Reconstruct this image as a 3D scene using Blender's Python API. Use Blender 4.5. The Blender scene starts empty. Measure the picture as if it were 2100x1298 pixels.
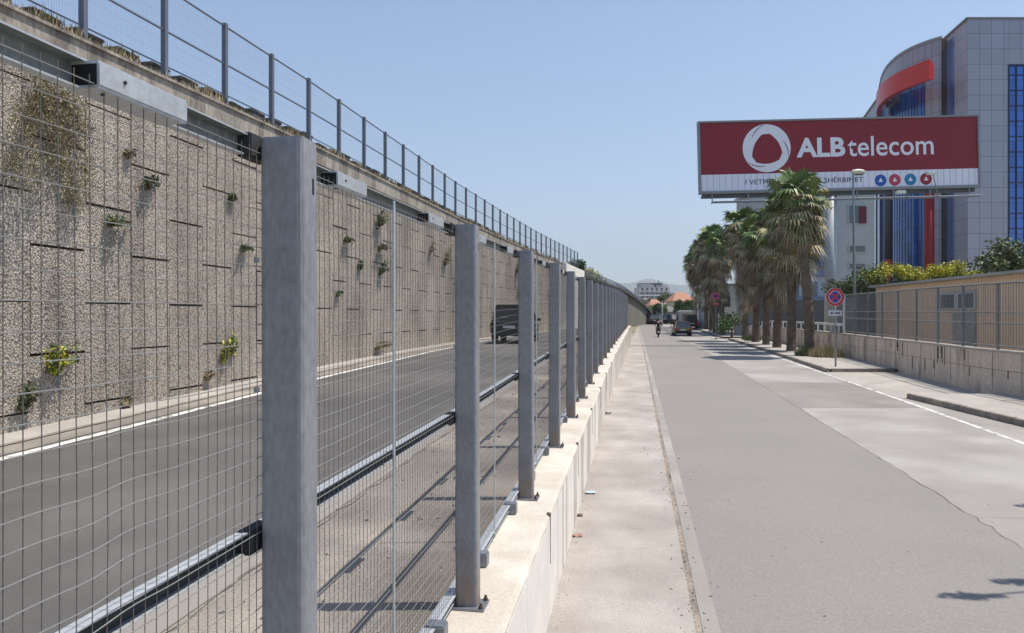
import bpy, bmesh, math, random
from mathutils import Vector, Matrix, noise
sc = bpy.context.scene
R_ = math.radians
# ------------------------------------------------------------------ camera, world, sun, exposure
EYE = 2.55
cam_d = bpy.data.cameras.new("camera"); cam = bpy.data.objects.new("camera", cam_d)
sc.collection.objects.link(cam); sc.camera = cam
cam.location = (0, 0, EYE); cam.rotation_euler = (R_(90), 0, 0)
cam_d.sensor_width = 36; cam_d.lens = 26.0; cam_d.clip_start = 0.05; cam_d.clip_end = 30000
SUN_EL, SUN_ROT = 69, 88          # sun stands to the right of the view
w = bpy.data.worlds.new("World"); sc.world = w; w.use_nodes = True
nt = w.node_tree; bg = nt.nodes["Background"]
sky = nt.nodes.new("ShaderNodeTexSky"); sky.sky_type = 'NISHITA'; sky.sun_disc = False
sky.sun_elevation = R_(SUN_EL); sky.sun_rotation = R_(SUN_ROT); sky.air_density = 1.0; sky.dust_density = 0.6; sky.ozone_density = 2.2
nt.links.new(sky.outputs[0], bg.inputs[0]); bg.inputs[1].default_value = 0.113
sd = bpy.data.lights.new("sun", 'SUN'); sd.energy = 4.2; sd.angle = R_(0.5); sd.color = (1, 0.94, 0.85)
so = bpy.data.objects.new("sun", sd); sc.collection.objects.link(so)
sv = Vector((math.cos(R_(SUN_EL))*math.sin(R_(SUN_ROT)), math.cos(R_(SUN_EL))*math.cos(R_(SUN_ROT)), math.sin(R_(SUN_EL))))
so.rotation_euler = sv.to_track_quat('Z', 'Y').to_euler(); so.location = (30, 0, 60)
sc.view_settings.view_transform = 'Standard'; sc.view_settings.look = 'None'
sc.view_settings.exposure = 0.55; sc.view_settings.gamma = 1
sc.cycles.max_bounces = 6; sc.cycles.transparent_max_bounces = 8

# ------------------------------------------------------------------ helpers
F = 2100*26/36.0
def PX(px, Y): return (px-1050)/F*Y                     # lateral metres of a bearing at depth Y
def PZ(py, Y): return EYE-(py-649)/F*Y
def lerp_tab(tab, x):
    if x <= tab[0][0]: return tab[0][1]
    for (a, b), (c, d) in zip(tab, tab[1:]):
        if x <= c: return b+(d-b)*(x-a)/(c-a)
    return tab[-1][1]
TF = [(-12,1.72),(0,1.71),(2.07,1.697),(4.3,1.665),(8.9,1.555),(13.5,1.48),(18,1.38),(25.5,1.19),(34.4,.99),(57,.68),(75,.62)]
TR = [(-12,2.75),(0,2.6),(4.3,2.53),(9,2.42),(13.5,2.35),(18,2.28),(25,2.18),(34,2.08),(42,2.0),(57,1.92),(75,1.9),(95,1.55),(120,1.2),(200,1.2),(500,3),(1500,12),(9000,40)]
TL = [(-12,1.95),(0,1.75),(4.3,1.66),(9.6,1.54),(16,1.36),(25,1.2),(33,1.15),(41,1.12),(60,1.12),(95,1.2),(200,1.2)]
TC = [(18,0),(25.5,.07),(34,.19),(57,.4),(120,1.6)]
TW = [(-20,0),(35,0),(45,.35),(55,.85),(65,1.6),(80,3.0)]
def zf(Y): return EYE-lerp_tab(TF, Y)
def zr(Y): return EYE-lerp_tab(TR, Y)
def zl(Y): return EYE-lerp_tab(TL, Y)
K = 0.1661; TH = math.atan(K)
def P(Y, L): # point beside the fence line; L metres right(+)/left(-) of the street's axis through the eye
    c = lerp_tab(TC, Y) if L > -3 else 0
    if L <= -3: c = lerp_tab(TW, Y)
    if L > 0: c = 0
    return K*Y+L+c
T = Vector((math.sin(TH), math.cos(TH), 0)); N = Vector((math.cos(TH), -math.sin(TH), 0)); Z = Vector((0,0,1))
rnd = random.Random(7)
coll = sc.collection

def M(name, col, rough=.75, metal=0.0, var=.25, sc1=3.0, sc2=40.0, bump=0.0, bsc=60.0, stretch=(1,1,1), spec=.4, col2=None, c2=(.45,.6), c2sc=.8, detail=6):
    m = bpy.data.materials.new(name); m.use_nodes = True; t = m.node_tree; b = t.nodes["Principled BSDF"]
    b.inputs["Roughness"].default_value = rough; b.inputs["Metallic"].default_value = metal
    b.inputs["Specular IOR Level"].default_value = spec
    tc = t.nodes.new("ShaderNodeTexCoord"); mp = t.nodes.new("ShaderNodeMapping"); mp.inputs["Scale"].default_value = stretch
    t.links.new(tc.outputs["Object"], mp.inputs[0])
    def nz(scale, det=6):
        n = t.nodes.new("ShaderNodeTexNoise"); n.inputs["Scale"].default_value = scale; n.inputs["Detail"].default_value = det
        t.links.new(mp.outputs[0], n.inputs[0]); return n
    def mult(a, n, lo, hi):
        r = t.nodes.new("ShaderNodeMapRange"); r.inputs[1].default_value = .3; r.inputs[2].default_value = .7
        r.inputs[3].default_value = lo; r.inputs[4].default_value = hi; t.links.new(n.outputs[0], r.inputs[0])
        x = t.nodes.new("ShaderNodeVectorMath"); x.operation = 'SCALE'; t.links.new(a, x.inputs[0]); t.links.new(r.outputs[0], x.inputs[3]); return x.outputs[0]
    rgb = t.nodes.new("ShaderNodeRGB"); rgb.outputs[0].default_value = (*col, 1); c = rgb.outputs[0]
    if col2:
        n = nz(c2sc, detail); r = t.nodes.new("ShaderNodeMapRange"); r.inputs[1].default_value = c2[0]; r.inputs[2].default_value = c2[1]
        t.links.new(n.outputs[0], r.inputs[0]); mx = t.nodes.new("ShaderNodeMix"); mx.data_type = 'RGBA'
        t.links.new(r.outputs[0], mx.inputs[0]); t.links.new(c, mx.inputs[6]); mx.inputs[7].default_value = (*col2, 1); c = mx.outputs[2]
    if var:
        c = mult(c, nz(sc1), 1-var*.6, 1+var*.6); c = mult(c, nz(sc2, 3), 1-var*.7, 1+var*.7)
    t.links.new(c, b.inputs["Base Color"])
    if bump:
        n = nz(bsc, 4); bp = t.nodes.new("ShaderNodeBump"); bp.inputs["Strength"].default_value = bump; bp.inputs["Distance"].default_value = .02
        t.links.new(n.outputs[0], bp.inputs["Height"]); t.links.new(bp.outputs[0], b.inputs["Normal"])
    return m

def grid_mat(name, col, line, bw, rh, mortar, rough=.5, metal=0, spec=.5, var=.06):
    m = bpy.data.materials.new(name); m.use_nodes = True; t = m.node_tree; b = t.nodes["Principled BSDF"]
    b.inputs["Roughness"].default_value = rough; b.inputs["Metallic"].default_value = metal; b.inputs["Specular IOR Level"].default_value = spec
    tc = t.nodes.new("ShaderNodeTexCoord"); br = t.nodes.new("ShaderNodeTexBrick")
    br.offset = 0; br.squash = 1; br.inputs["Scale"].default_value = 1; br.inputs["Brick Width"].default_value = bw; br.inputs["Row Height"].default_value = rh
    br.inputs["Mortar Size"].default_value = mortar; br.inputs["Mortar Smooth"].default_value = 0; br.inputs["Bias"].default_value = 0
    br.inputs["Color1"].default_value = (*[x*(1-var) for x in col], 1); br.inputs["Color2"].default_value = (*[x*(1+var) for x in col], 1); br.inputs["Mortar"].default_value = (*line, 1)
    t.links.new(tc.outputs["UV"], br.inputs[0]); t.links.new(br.outputs[0], b.inputs["Base Color"])
    return m

class MB:
    def __init__(s): s.v = []; s.f = []; s.m = []; s.uv = {}
    def add(s, vs, fs, mi=0):
        o = len(s.v); s.v += [tuple(x) for x in vs]
        for f in fs: s.f.append([o+i for i in f]); s.m.append(mi)
    def obox(s, c, ax, ay, az, mi=0):     # centre and three half-axis vectors
        c = Vector(c); ax, ay, az = Vector(ax), Vector(ay), Vector(az); vs = []
        for k in (-1, 1):
            for j in (-1, 1):
                for i in (-1, 1): vs.append(c+ax*i+ay*j+az*k)
        s.add(vs, [(0,2,3,1),(4,5,7,6),(0,1,5,4),(2,6,7,3),(0,4,6,2),(1,3,7,5)], mi); return s
    def box(s, x0, x1, y0, y1, z0, z1, mi=0):
        return s.obox(((x0+x1)/2,(y0+y1)/2,(z0+z1)/2), ((x1-x0)/2,0,0), (0,(y1-y0)/2,0), (0,0,(z1-z0)/2), mi)
    def tube(s, pts, r, n=6, mi=0, caps=True):
        pts = [Vector(p) for p in pts]; rs = r if isinstance(r, (list, tuple)) else [r]*len(pts); rings = []
        d0 = (pts[-1]-pts[0]).normalized(); up = Vector((0,0,1)) if abs(d0.z) < .9 else Vector((0,1,0))
        vs = []
        for i, p in enumerate(pts):
            d = (pts[min(i+1, len(pts)-1)]-pts[max(i-1, 0)]).normalized()
            a = d.cross(up).normalized(); b = d.cross(a)
            for k in range(n):
                an = 2*math.pi*(k+.5)/n; vs.append(p+(a*math.cos(an)+b*math.sin(an))*rs[i])
        fs = []
        for i in range(len(pts)-1):
            for k in range(n): fs.append((i*n+k, i*n+(k+1) % n, (i+1)*n+(k+1) % n, (i+1)*n+k))
        if caps and n > 2: fs.append(tuple(range(n-1, -1, -1))); fs.append(tuple((len(pts)-1)*n+k for k in range(n)))
        s.add(vs, fs, mi); return s
    def prism(s, prof, p0, p1, a, b, mi=0, caps=True):   # profile (u,v) in axes a,b swept from p0 to p1
        p0, p1 = Vector(p0), Vector(p1); n = len(prof)
        vs = [p0+a*u+b*v for u, v in prof]+[p1+a*u+b*v for u, v in prof]
        fs = [(i, (i+1) % n, n+(i+1) % n, n+i) for i in range(n)]
        if caps: fs += [tuple(range(n-1, -1, -1)), tuple(range(n, 2*n))]
        s.add(vs, fs, mi); return s
    def build(s, name, mats, parent=None, smooth=False, bevel=0, seg=2):
        me = bpy.data.meshes.new(name); off = parent.location if parent else Vector((0,0,0))
        me.from_pydata([(x-off[0], y-off[1], z-off[2]) for x, y, z in s.v], [], s.f)
        if not isinstance(mats, (list, tuple)): mats = [mats]
        for m in mats: me.materials.append(m)
        me.polygons.foreach_set("material_index", s.m)
        if s.uv:
            ul = me.uv_layers.new(name="UVMap")
            for fi, uvs in s.uv.items():
                for li, uvv in zip(me.polygons[fi].loop_indices, uvs): ul.data[li].uv = uvv
        bm = bmesh.new(); bm.from_mesh(me)
        if not s.uv: bmesh.ops.recalc_face_normals(bm, faces=bm.faces)
        if bevel: bmesh.ops.bevel(bm, geom=[e for e in bm.edges if e.is_manifold and e.calc_face_angle(0) > .6], offset=bevel, segments=seg, affect='EDGES', clamp_overlap=True)
        if smooth:
            for f in bm.faces: f.smooth = True
        bm.to_mesh(me); bm.free()
        o = bpy.data.objects.new(name, me); coll.objects.link(o)
        if parent: o.parent = parent
        return o
def tag(o, label=None, cat=None, group=None, kind=None):
    if label: o["label"] = label
    if cat: o["category"] = cat
    if group: o["group"] = group
    if kind: o["kind"] = kind
    return o
def thing(name, loc, label, cat, group=None, rz=0):
    o = bpy.data.objects.new(name, None); coll.objects.link(o); o.location = loc; o.rotation_euler = (0,0,rz); o.empty_display_size = .2
    return tag(o, label, cat, group)
def copy_tree(o, loc, rz, label, s=1.0):
    c = o.copy(); coll.objects.link(c); c.location = loc; c.rotation_euler = (0,0,rz); c.scale = (s,s,s); c["label"] = label
    for ch in list(o.children):
        d = ch.copy(); coll.objects.link(d); d.parent = c
        for g in list(ch.children):
            e = g.copy(); coll.objects.link(e); e.parent = d
    return c
def frange(a, b, st):
    n = max(1, int(round((b-a)/st))); return [a+(b-a)*i/n for i in range(n+1)]

# ------------------------------------------------------------------ materials
galv = M("galvanised_steel", (.235,.25,.285), .42, .55, .22, 5, 55, .05, 30)
galv_rail = M("galvanised_rail", (.5,.52,.53), .45, .4, .15, 8, 60)
galv_post = M("galvanised_post", (.248,.25,.265), .42, .0, .22, 9, 60, .05, 25, stretch=(1,1,.45))
# rust stain low on posts
def rusty(m):
    t = m.node_tree; b = t.nodes["Principled BSDF"]; l = b.inputs["Base Color"].links[0]; src = l.from_socket
    tc = t.nodes.new("ShaderNodeTexCoord"); sp = t.nodes.new("ShaderNodeSeparateXYZ"); t.links.new(tc.outputs["Object"], sp.inputs[0])
    n = t.nodes.new("ShaderNodeTexNoise"); n.inputs["Scale"].default_value = 9; t.links.new(tc.outputs["Object"], n.inputs[0])
    a = t.nodes.new("ShaderNodeMath"); a.operation = 'MULTIPLY_ADD'; t.links.new(n.outputs[0], a.inputs[0]); a.inputs[1].default_value = .7; t.links.new(sp.outputs[2], a.inputs[2])
    r = t.nodes.new("ShaderNodeMapRange"); t.links.new(a.outputs[0], r.inputs[0]); r.inputs[1].default_value = .35; r.inputs[2].default_value = .75; r.inputs[3].default_value = .6; r.inputs[4].default_value = 0
    mx = t.nodes.new("ShaderNodeMix"); mx.data_type = 'RGBA'; t.links.new(r.outputs[0], mx.inputs[0]); t.links.new(src, mx.inputs[6]); mx.inputs[7].default_value = (.2,.13,.08,1)
    t.links.new(mx.outputs[2], b.inputs["Base Color"])
rusty(galv_post)
wire_m = M("mesh_wire", (.26,.26,.245), .5, .3, .12, 10, 80)
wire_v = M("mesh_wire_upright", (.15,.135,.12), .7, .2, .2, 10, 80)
channel_shade_bracket = M("dark_channel_shade_and_bracket", (.035,.037,.04), .8, 0, .3)  # shade under the middle rail's flange put into the colour; dark brackets share it
channel_shade_grey = M("grey_channel_shade", (.15,.165,.16), .7, 0, .3)  # shade inside the top rail's channel, painted as a greyer steel
dark_m = M("dark_rubber_and_shade", (.015,.015,.018), .7, 0, .1)
asph = M("asphalt", (.224,.208,.192), .9, 0, .2, 38, 95, .3, 150, col2=(.238,.22,.202), c2sc=.35)
asph_dark = M("dark_asphalt", (.088,.083,.079), .85, 0, .3, .6, 130, .35, 170, col2=(.118,.11,.104), c2sc=.4)
conc_lane = M("concrete_lane", (.275,.254,.232), .9, 0, .16, .9, 90, .2, 120, col2=(.33,.31,.285), c2sc=.4)
conc_lane2 = M("concrete_lane_grey", (.225,.205,.185), .9, 0, .16, .9, 90, .2, 120, col2=(.25,.23,.208), c2sc=.5)
conc_strip = M("concrete_strip", (.31,.278,.25), .92, 0, .22, 1.5, 60, .3, 90, col2=(.37,.335,.305), c2sc=.9)
dirt = M("dusty_crack", (.25,.215,.18), .95, 0, .5, 3, 25, .8, 60)
plinth_m = M("plinth_concrete", (.50,.445,.38), .85, 0, .14, 2.5, 50, .25, 70, col2=(.58,.53,.46), c2sc=1.6)
paint = M("white_paint", (.62,.6,.56), .8, 0, .3, 6, 60, col2=(.27,.255,.235), c2=(.5,.62), c2sc=5)
dusty = M("dusty_shoulder", (.19,.168,.148), .95, 0, .35, 1.2, 60, .5, 90, col2=(.30,.265,.225), c2=(.45,.65), c2sc=.7)
kerb_m = M("kerb_stone", (.25,.22,.19), .9, 0, .5, 3, 30, .5, 40)
pave_m = M("pavement", (.36,.33,.295), .9, 0, .25, 1.5, 40, .3, 60)
coping_m = M("weathered_coping", (.36,.32,.27), .9, 0, .4, .8, 12, .3, 30, col2=(.19,.16,.135), c2=(.47,.6), c2sc=1.6, stretch=(1,1.3,.5))
rwall_m = M("right_wall_concrete", (.55,.47,.39), .9, 0, .3, 1, 30, .3, 50, col2=(.24,.205,.175), c2=(.55,.68), c2sc=1.3, stretch=(1,1,.25))
soil = M("dry_soil", (.23,.2,.15), .95, 0, .4, .2, 4, .4, 10, col2=(.14,.15,.08), c2sc=.05)
leafs = [M("leaf_green", (.085,.14,.04), .6, 0, .4, 1.5, 12), M("leaf_dark", (.04,.07,.026), .6, 0, .4, 1.5, 12), M("leaf_olive", (.13,.125,.06), .7, 0, .4, 1.5, 12),
         M("leaf_yellow", (.5,.46,.04), .6, 0, .3, 1.5, 12), M("leaf_dead", (.185,.13,.082), .85, 0, .5, 1.0, 12), M("leaf_straw", (.36,.29,.17), .85, 0, .4, 1.5, 12)]
L_GREEN, L_DARK, L_OLIVE, L_YEL, L_DEAD, L_STRAW = leafs
bark = M("palm_bark", (.15,.115,.085), .95, 0, .5, 2, 14, .9, 20, stretch=(1,1,3))
white_m = M("white_metal", (.75,.75,.74), .5, 0, .08)
black_m = M("black_marks", (.02,.02,.025), .6, 0, 0)
rust_red = M("red_column_paint", (.26,.012,.014), .45, 0, .12)

# exposed aggregate wall: chipped stones in a pale matrix
agg = bpy.data.materials.new("exposed_aggregate"); agg.use_nodes = True
t = agg.node_tree; b = t.nodes["Principled BSDF"]; b.inputs["Roughness"].default_value = .95; b.inputs["Specular IOR Level"].default_value = .2
tc = t.nodes.new("ShaderNodeTexCoord"); mp = t.nodes.new("ShaderNodeMapping"); mp.inputs["Scale"].default_value = (1,1.2,.85); t.links.new(tc.outputs["Object"], mp.inputs[0])
vo = t.nodes.new("ShaderNodeTexVoronoi"); vo.inputs["Scale"].default_value = 35; t.links.new(mp.outputs[0], vo.inputs[0])
rp = t.nodes.new("ShaderNodeValToRGB"); rp.color_ramp.elements[0].color = (.37,.325,.27,1); rp.color_ramp.elements[0].position = .15
rp.color_ramp.elements[1].color = (.135,.115,.095,1); rp.color_ramp.elements[1].position = .8; t.links.new(vo.outputs["Distance"], rp.inputs[0])
sx = t.nodes.new("ShaderNodeSeparateColor"); t.links.new(vo.outputs["Color"], sx.inputs[0])
mr = t.nodes.new("ShaderNodeMapRange"); mr.inputs[3].default_value = 1.0; mr.inputs[4].default_value = 1.65; t.links.new(sx.outputs[0], mr.inputs[0])
vm = t.nodes.new("ShaderNodeVectorMath"); vm.operation = 'SCALE'; t.links.new(rp.outputs[0], vm.inputs[0]); t.links.new(mr.outputs[0], vm.inputs[3])
n2 = t.nodes.new("ShaderNodeTexNoise"); n2.inputs["Scale"].default_value = .55; n2.inputs["Detail"].default_value = 8; t.links.new(mp.outputs[0], n2.inputs[0])
m2 = t.nodes.new("ShaderNodeMapRange"); m2.inputs[1].default_value = .35; m2.inputs[2].default_value = .68; m2.inputs[3].default_value = 1.3; m2.inputs[4].default_value = .8; t.links.new(n2.outputs[0], m2.inputs[0])
v2 = t.nodes.new("ShaderNodeVectorMath"); v2.operation = 'SCALE'; t.links.new(vm.outputs[0], v2.inputs[0]); t.links.new(m2.outputs[0], v2.inputs[3])
# dark water streaks running down
mp3 = t.nodes.new("ShaderNodeMapping"); mp3.inputs["Scale"].default_value = (1,1.1,.12); t.links.new(tc.outputs["Object"], mp3.inputs[0])
n3 = t.nodes.new("ShaderNodeTexNoise"); n3.inputs["Scale"].default_value = 1.0; n3.inputs["Detail"].default_value = 5; t.links.new(mp3.outputs[0], n3.inputs[0])
m3 = t.nodes.new("ShaderNodeMapRange"); m3.inputs[1].default_value = .57; m3.inputs[2].default_value = .72; m3.inputs[3].default_value = 1; m3.inputs[4].default_value = .6; t.links.new(n3.outputs[0], m3.inputs[0])
v3 = t.nodes.new("ShaderNodeVectorMath"); v3.operation = 'SCALE'; t.links.new(v2.outputs[0], v3.inputs[0]); t.links.new(m3.outputs[0], v3.inputs[3])
t.links.new(v3.outputs[0], b.inputs["Base Color"])
bp = t.nodes.new("ShaderNodeBump"); bp.inputs["Strength"].default_value = .8; bp.inputs["Distance"].default_value = .02; bp.invert = True
t.links.new(vo.outputs["Distance"], bp.inputs["Height"]); t.links.new(bp.outputs[0], b.inputs["Normal"])

# ------------------------------------------------------------------ ground, roads
YS = [-12,-8,-5,-2,0,2,4.3,6,9,11,13.5,16,18,20,22,24,25,27,30,32,34,36,38,40,42,45,48,51,54,57,60,65,70,75,80,85,90,95,100,105,110,115,120,130,150,200,300,500,900,1500,4000,9000]
def sheet(name, Ys, xa, xb, zfun, dz, mat, nx=1, kind='structure'):
    mb = MB(); vs = []; fs = []
    for Y in Ys:
        a, b2 = xa(Y), xb(Y)
        for i in range(nx+1):
            x = a+(b2-a)*i/nx; vs.append((x, Y, zfun(Y)+dz))
    for j in range(len(Ys)-1):
        for i in range(nx): o = j*(nx+1)+i; fs.append((o, o+1, o+nx+2, o+nx+1))
    mb.add(vs, fs); o = mb.build(name, mat)
    for p in o.data.polygons: p.flip() if p.normal.z < 0 else None
    return tag(o, kind=kind)
def ys(a, b): return [a]+[y for y in YS if a < y < b]+[b]
def Lx(L): return lambda Y: P(Y, L)
sheet("ground", YS, lambda Y: -6000 if Y > 60 else P(Y, -.9), lambda Y: 6000, zr, -.02, soil)
yy = ys(-12, 120)
sheet("verge_strip", yy, Lx(-.9), Lx(.48), zr, .006, conc_strip)
sheet("road_edge_crack", yy, Lx(.44), Lx(.55), zr, .002, dirt)
sheet("road_edge_band", yy, Lx(.54), Lx(.68), zr, .008, conc_lane)
sheet("road", yy, Lx(.67), Lx(4.1), zr, .004, asph)
sheet("road_far", ys(120, 300), Lx(-40), Lx(60), zr, .004, asph)
sheet("lane_near", ys(-12, 18.4), Lx(4.1), Lx(7.16), zr, .004, conc_lane)
sheet("lane_middle", ys(18.4, 24.5), Lx(4.1), Lx(7.16), zr, .004, conc_lane2)
sheet("lane_far", ys(24.5, 120), Lx(4.1), Lx(7.16), zr, .004, conc_lane)
sheet("lane_marking", ys(-12, 112), Lx(7.14), Lx(7.26), zr, .009, paint)
sheet("gutter", ys(-12, 120), Lx(7.24), Lx(12), zr, .004, conc_lane)
# lane seam and slab cracks
def crack(name, pts, wd, zfun, dz=.012, mat=dirt):
    mb = MB(); vs = []; fs = []
    fine = []
    for (x0, y0), (x1, y1) in zip(pts, pts[1:]):
        n = max(2, int(math.hypot(x1-x0, y1-y0)/.18))
        for i in range(n): fine.append((x0+(x1-x0)*i/n, y0+(y1-y0)*i/n))
    fine.append(pts[-1]); r = random.Random(len(fine))
    for i, (x, y) in enumerate(fine):
        x0, y0 = fine[max(i-1, 0)]; x1, y1 = fine[min(i+1, len(fine)-1)]
        d = Vector((x1-x0, y1-y0)).normalized(); n2 = Vector((-d.y, d.x)); jx = r.uniform(-.03,.03); ww = wd*r.uniform(.25,1.1)
        for s_ in (-1, 1): vs.append((x+n2.x*(jx+ww*s_*.5), y+n2.y*(jx+ww*s_*.5), zfun(y)+dz))
    for i in range(len(fine)-1): fs.append((2*i, 2*i+1, 2*i+3, 2*i+2))
    mb.add(vs, fs); return tag(mb.build(name, mat), kind='structure')
crack("lane_seam", [(P(y, 4.1), y) for y in (3, 8, 12, 16, 18.4, 24, 30, 45)], .014, zr)
crack("slab_crack", [(P(8.9, 4.15), 8.9), (P(8.9, 4.7), 8.9), (P(8.6, 5.3), 8.6)], .012, zr)
crack("slab_joint", [(P(24.5, 4.1), 24.5), (P(24.6, 7.1), 24.6)], .04, zr)

# left carriageway, level with the plinth
def zleft(Y, L):
    k = min(1, max(0, (-L-1.1)/7.1)); return zf(Y)*(1-k)+zl(Y)*k
def lsheet(name, L0, L1, dz, mat, y0=-12, y1=140, nx=2):
    Ys = ys(y0, y1); mb = MB(); vs = []; fs = []
    for Y in Ys:
        for i in range(nx+1):
            L = L0+(L1-L0)*i/nx; vs.append((P(Y, L), Y, zleft(min(Y, 75), L)+dz))
    for j in range(len(Ys)-1):
        for i in range(nx): o = j*(nx+1)+i; fs.append((o, o+1, o+nx+2, o+nx+1))
    mb.add(vs, fs); return tag(mb.build(name, mat), kind='structure')
lsheet("shoulder_strip", -2.52, -1.08, 0, dusty, y1=58)
lsheet("shoulder_edge", -2.75, -2.50, .006, conc_lane2, y1=58)
crack("shoulder_crack", [(P(y, -2.48), y) for y in (1.5, 6, 12, 20, 30)], .03, lambda y: zleft(y, -2.48), .008)
lsheet("left_road", -7.4, -2.74, .0, asph_dark, y1=75)
lsheet("left_road_marking", -7.08, -6.93, .006, paint, y1=75)
lsheet("left_gutter", -7.65, -7.16, .004, dusty, y1=75)
lsheet("left_kerb_strip", -8.4, -7.6, .012, pave_m, y1=75)
lsheet("left_gutter_line", -7.66, -7.56, .016, dirt, y1=75)

# ------------------------------------------------------------------ plinth under the fence
pl = thing("plinth_wall", (P(4,-.9), 4, zr(4)), "long low cream concrete plinth carrying the galvanised mesh fence", "low wall")
mb = MB(); Ys = ys(-12, 58.5); vs = []; fs = []
prof = [(-1.09,0,'b'), (-1.09,0,'t'), (-.735,0,'t'), (-.70,-.03,'t'), (-.70,0,'b')]
for Y in Ys:
    for L, dz, k in prof: vs.append((P(Y, L), Y, (zf(Y)+dz) if k == 't' else zr(Y)-.1))
n = len(prof)
for j in range(len(Ys)-1):
    for i in range(n-1): o = j*n+i; fs.append((o, o+1, o+n+1, o+n))
fs.append(tuple(range(n))); fs.append(tuple((len(Ys)-1)*n+i for i in range(n)))
mb.add(vs, fs); mb.build("plinth_body", plinth_m, pl)
mb = MB()                                    # board-mark ribs and expansion joints on the street face
for i in range(120):
    Y = 1.5+45*rnd.random()**1.3; hgt = zf(Y)-zr(Y)
    a = Vector((P(Y,-.70), Y, zr(Y)+hgt*.5-.02)); mb.obox(a, N*rnd.uniform(.0012,.002), T*rnd.uniform(.04,.3), Z*(hgt*.5-.03))
mb.build("board_ribs", M("plinth_face", (.76,.70,.63), .9, 0, .12, 3, 40, .1, 60), pl)
mb = MB()
for i in range(19):
    Y = 3.1+i*3.0; mb.obox((P(Y,-.71), Y, zf(Y)-.2), N*.016, T*.006, Z*.21)
mb.build("expansion_joint", dirt, pl)

# ------------------------------------------------------------------ near mesh fence
fence = thing("mesh_fence", (P(4.3,-.963), 4.3, zf(4.3)), "galvanised mesh fence with square posts running along the cream plinth", "fence")
D0 = 2.07; DS = 2.303
PY = [D0-2.28, D0]+[4.27+DS*i for i in range(23)]
ROT = Matrix.Rotation(-TH, 3, 'Z')
post_me = None
def make_post(first=False):
    mb = MB(); h = 2.19
    wv, dv, r = .0655, .05, .02; prof = []
    for cx, cy, a0 in ((wv-r, dv-r, 0), (-wv+r, dv-r, 90), (-wv+r, -dv+r, 180), (wv-r, -dv+r, 270)):
        for k in range(4): an = R_(a0+30*k); prof.append((cx+r*math.cos(an), cy+r*math.sin(an)))
    mb.prism(prof, (0,0,0), (0,0,h-.006), Vector((1,0,0)), Vector((0,1,0)))
    return mb
proto = None
for i, Y in enumerate(PY):
    if Y < .5: continue
    h = 2.19
    if proto is None:
        mb = make_post(); o = mb.build("post", galv_post); me_post = o.data
        mb = MB(); prof = [(-.067,-.052),(.067,-.052),(.067,.052),(-.067,.052)]
        mb.obox((0,0,h-.003), (.058,0,0), (0,.043,0), (0,0,.005)); cap = mb.build("post_cap", galv_post, bevel=.003); me_cap = cap.data
        mb = MB(); mb.obox((0,0,.006), (.11,0,0), (0,.085,0), (0,0,.006)); bpz = mb.build("base_plate", galv, bevel=.002); me_bp = bpz.data
        mb = MB(); mb.tube([(0,0,.008), (0,0,.026), (0,0,.027), (0,0,.042)], [.014,.014,.008,.008], 6)
        bo = mb.build("anchor_bolt", M("rusty_bolt", (.1,.07,.05), .8, .2, .4)); me_bo = bo.data; bo.location = (.09,.065,0)
        mb = MB(); mb.obox((.0653,.012,h-.13), (.0008,0,0), (0,.006,0), (0,0,.022)); sl = mb.build("slot_hole", dark_m); me_sl = sl.data
        proto = True; first = o; subs = [cap, bpz, bo, sl]; more_bolts = True
    else:
        first = bpy.data.objects.new("post", me_post); coll.objects.link(first); subs = []
        for nm, me in (("post_cap", me_cap), ("base_plate", me_bp), ("slot_hole", me_sl)):
            if Y > 22 and nm == "slot_hole": continue
            q = bpy.data.objects.new(nm, me); coll.objects.link(q); subs.append(q)
    if Y < 16:
        for bx, by in ((-.09,.065),(.09,-.065),(-.09,-.065))+(((.09,.065),) if Y > 3 else ()):
            q = bpy.data.objects.new("anchor_bolt", me_bo); coll.objects.link(q); q.location = (bx, by, 0); subs.append(q)
    first.parent = fence; first.location = Vector((P(Y,-.963), Y, zf(Y)))-fence.location
    first.rotation_euler = (R_(rnd.uniform(-.25,.25)), R_(rnd.uniform(-.25,.25)), -TH+R_(rnd.uniform(-.8,.8)))
    for q in subs: q.parent = first
LM = -1.035
def ch_profile(h, d, th=.004):                 # C section open to the street side (+u), short lower flange
    a = -d/2; b_ = d/2; c_ = d/2-.010
    return [(a,-h/2),(c_,-h/2),(c_,-h/2+th),(a+th,-h/2+th),(a+th,h/2-th),(b_,h/2-th),(b_,h/2),(a,h/2)]
def fp(Y, L, dz): return Vector((P(Y, L), Y, zf(Y)+dz))
def wob(Y, z, k):
    v = noise.noise(Vector((Y*1.7+k*9.1, z*2.3, k*3.7)))
    return v
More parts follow.
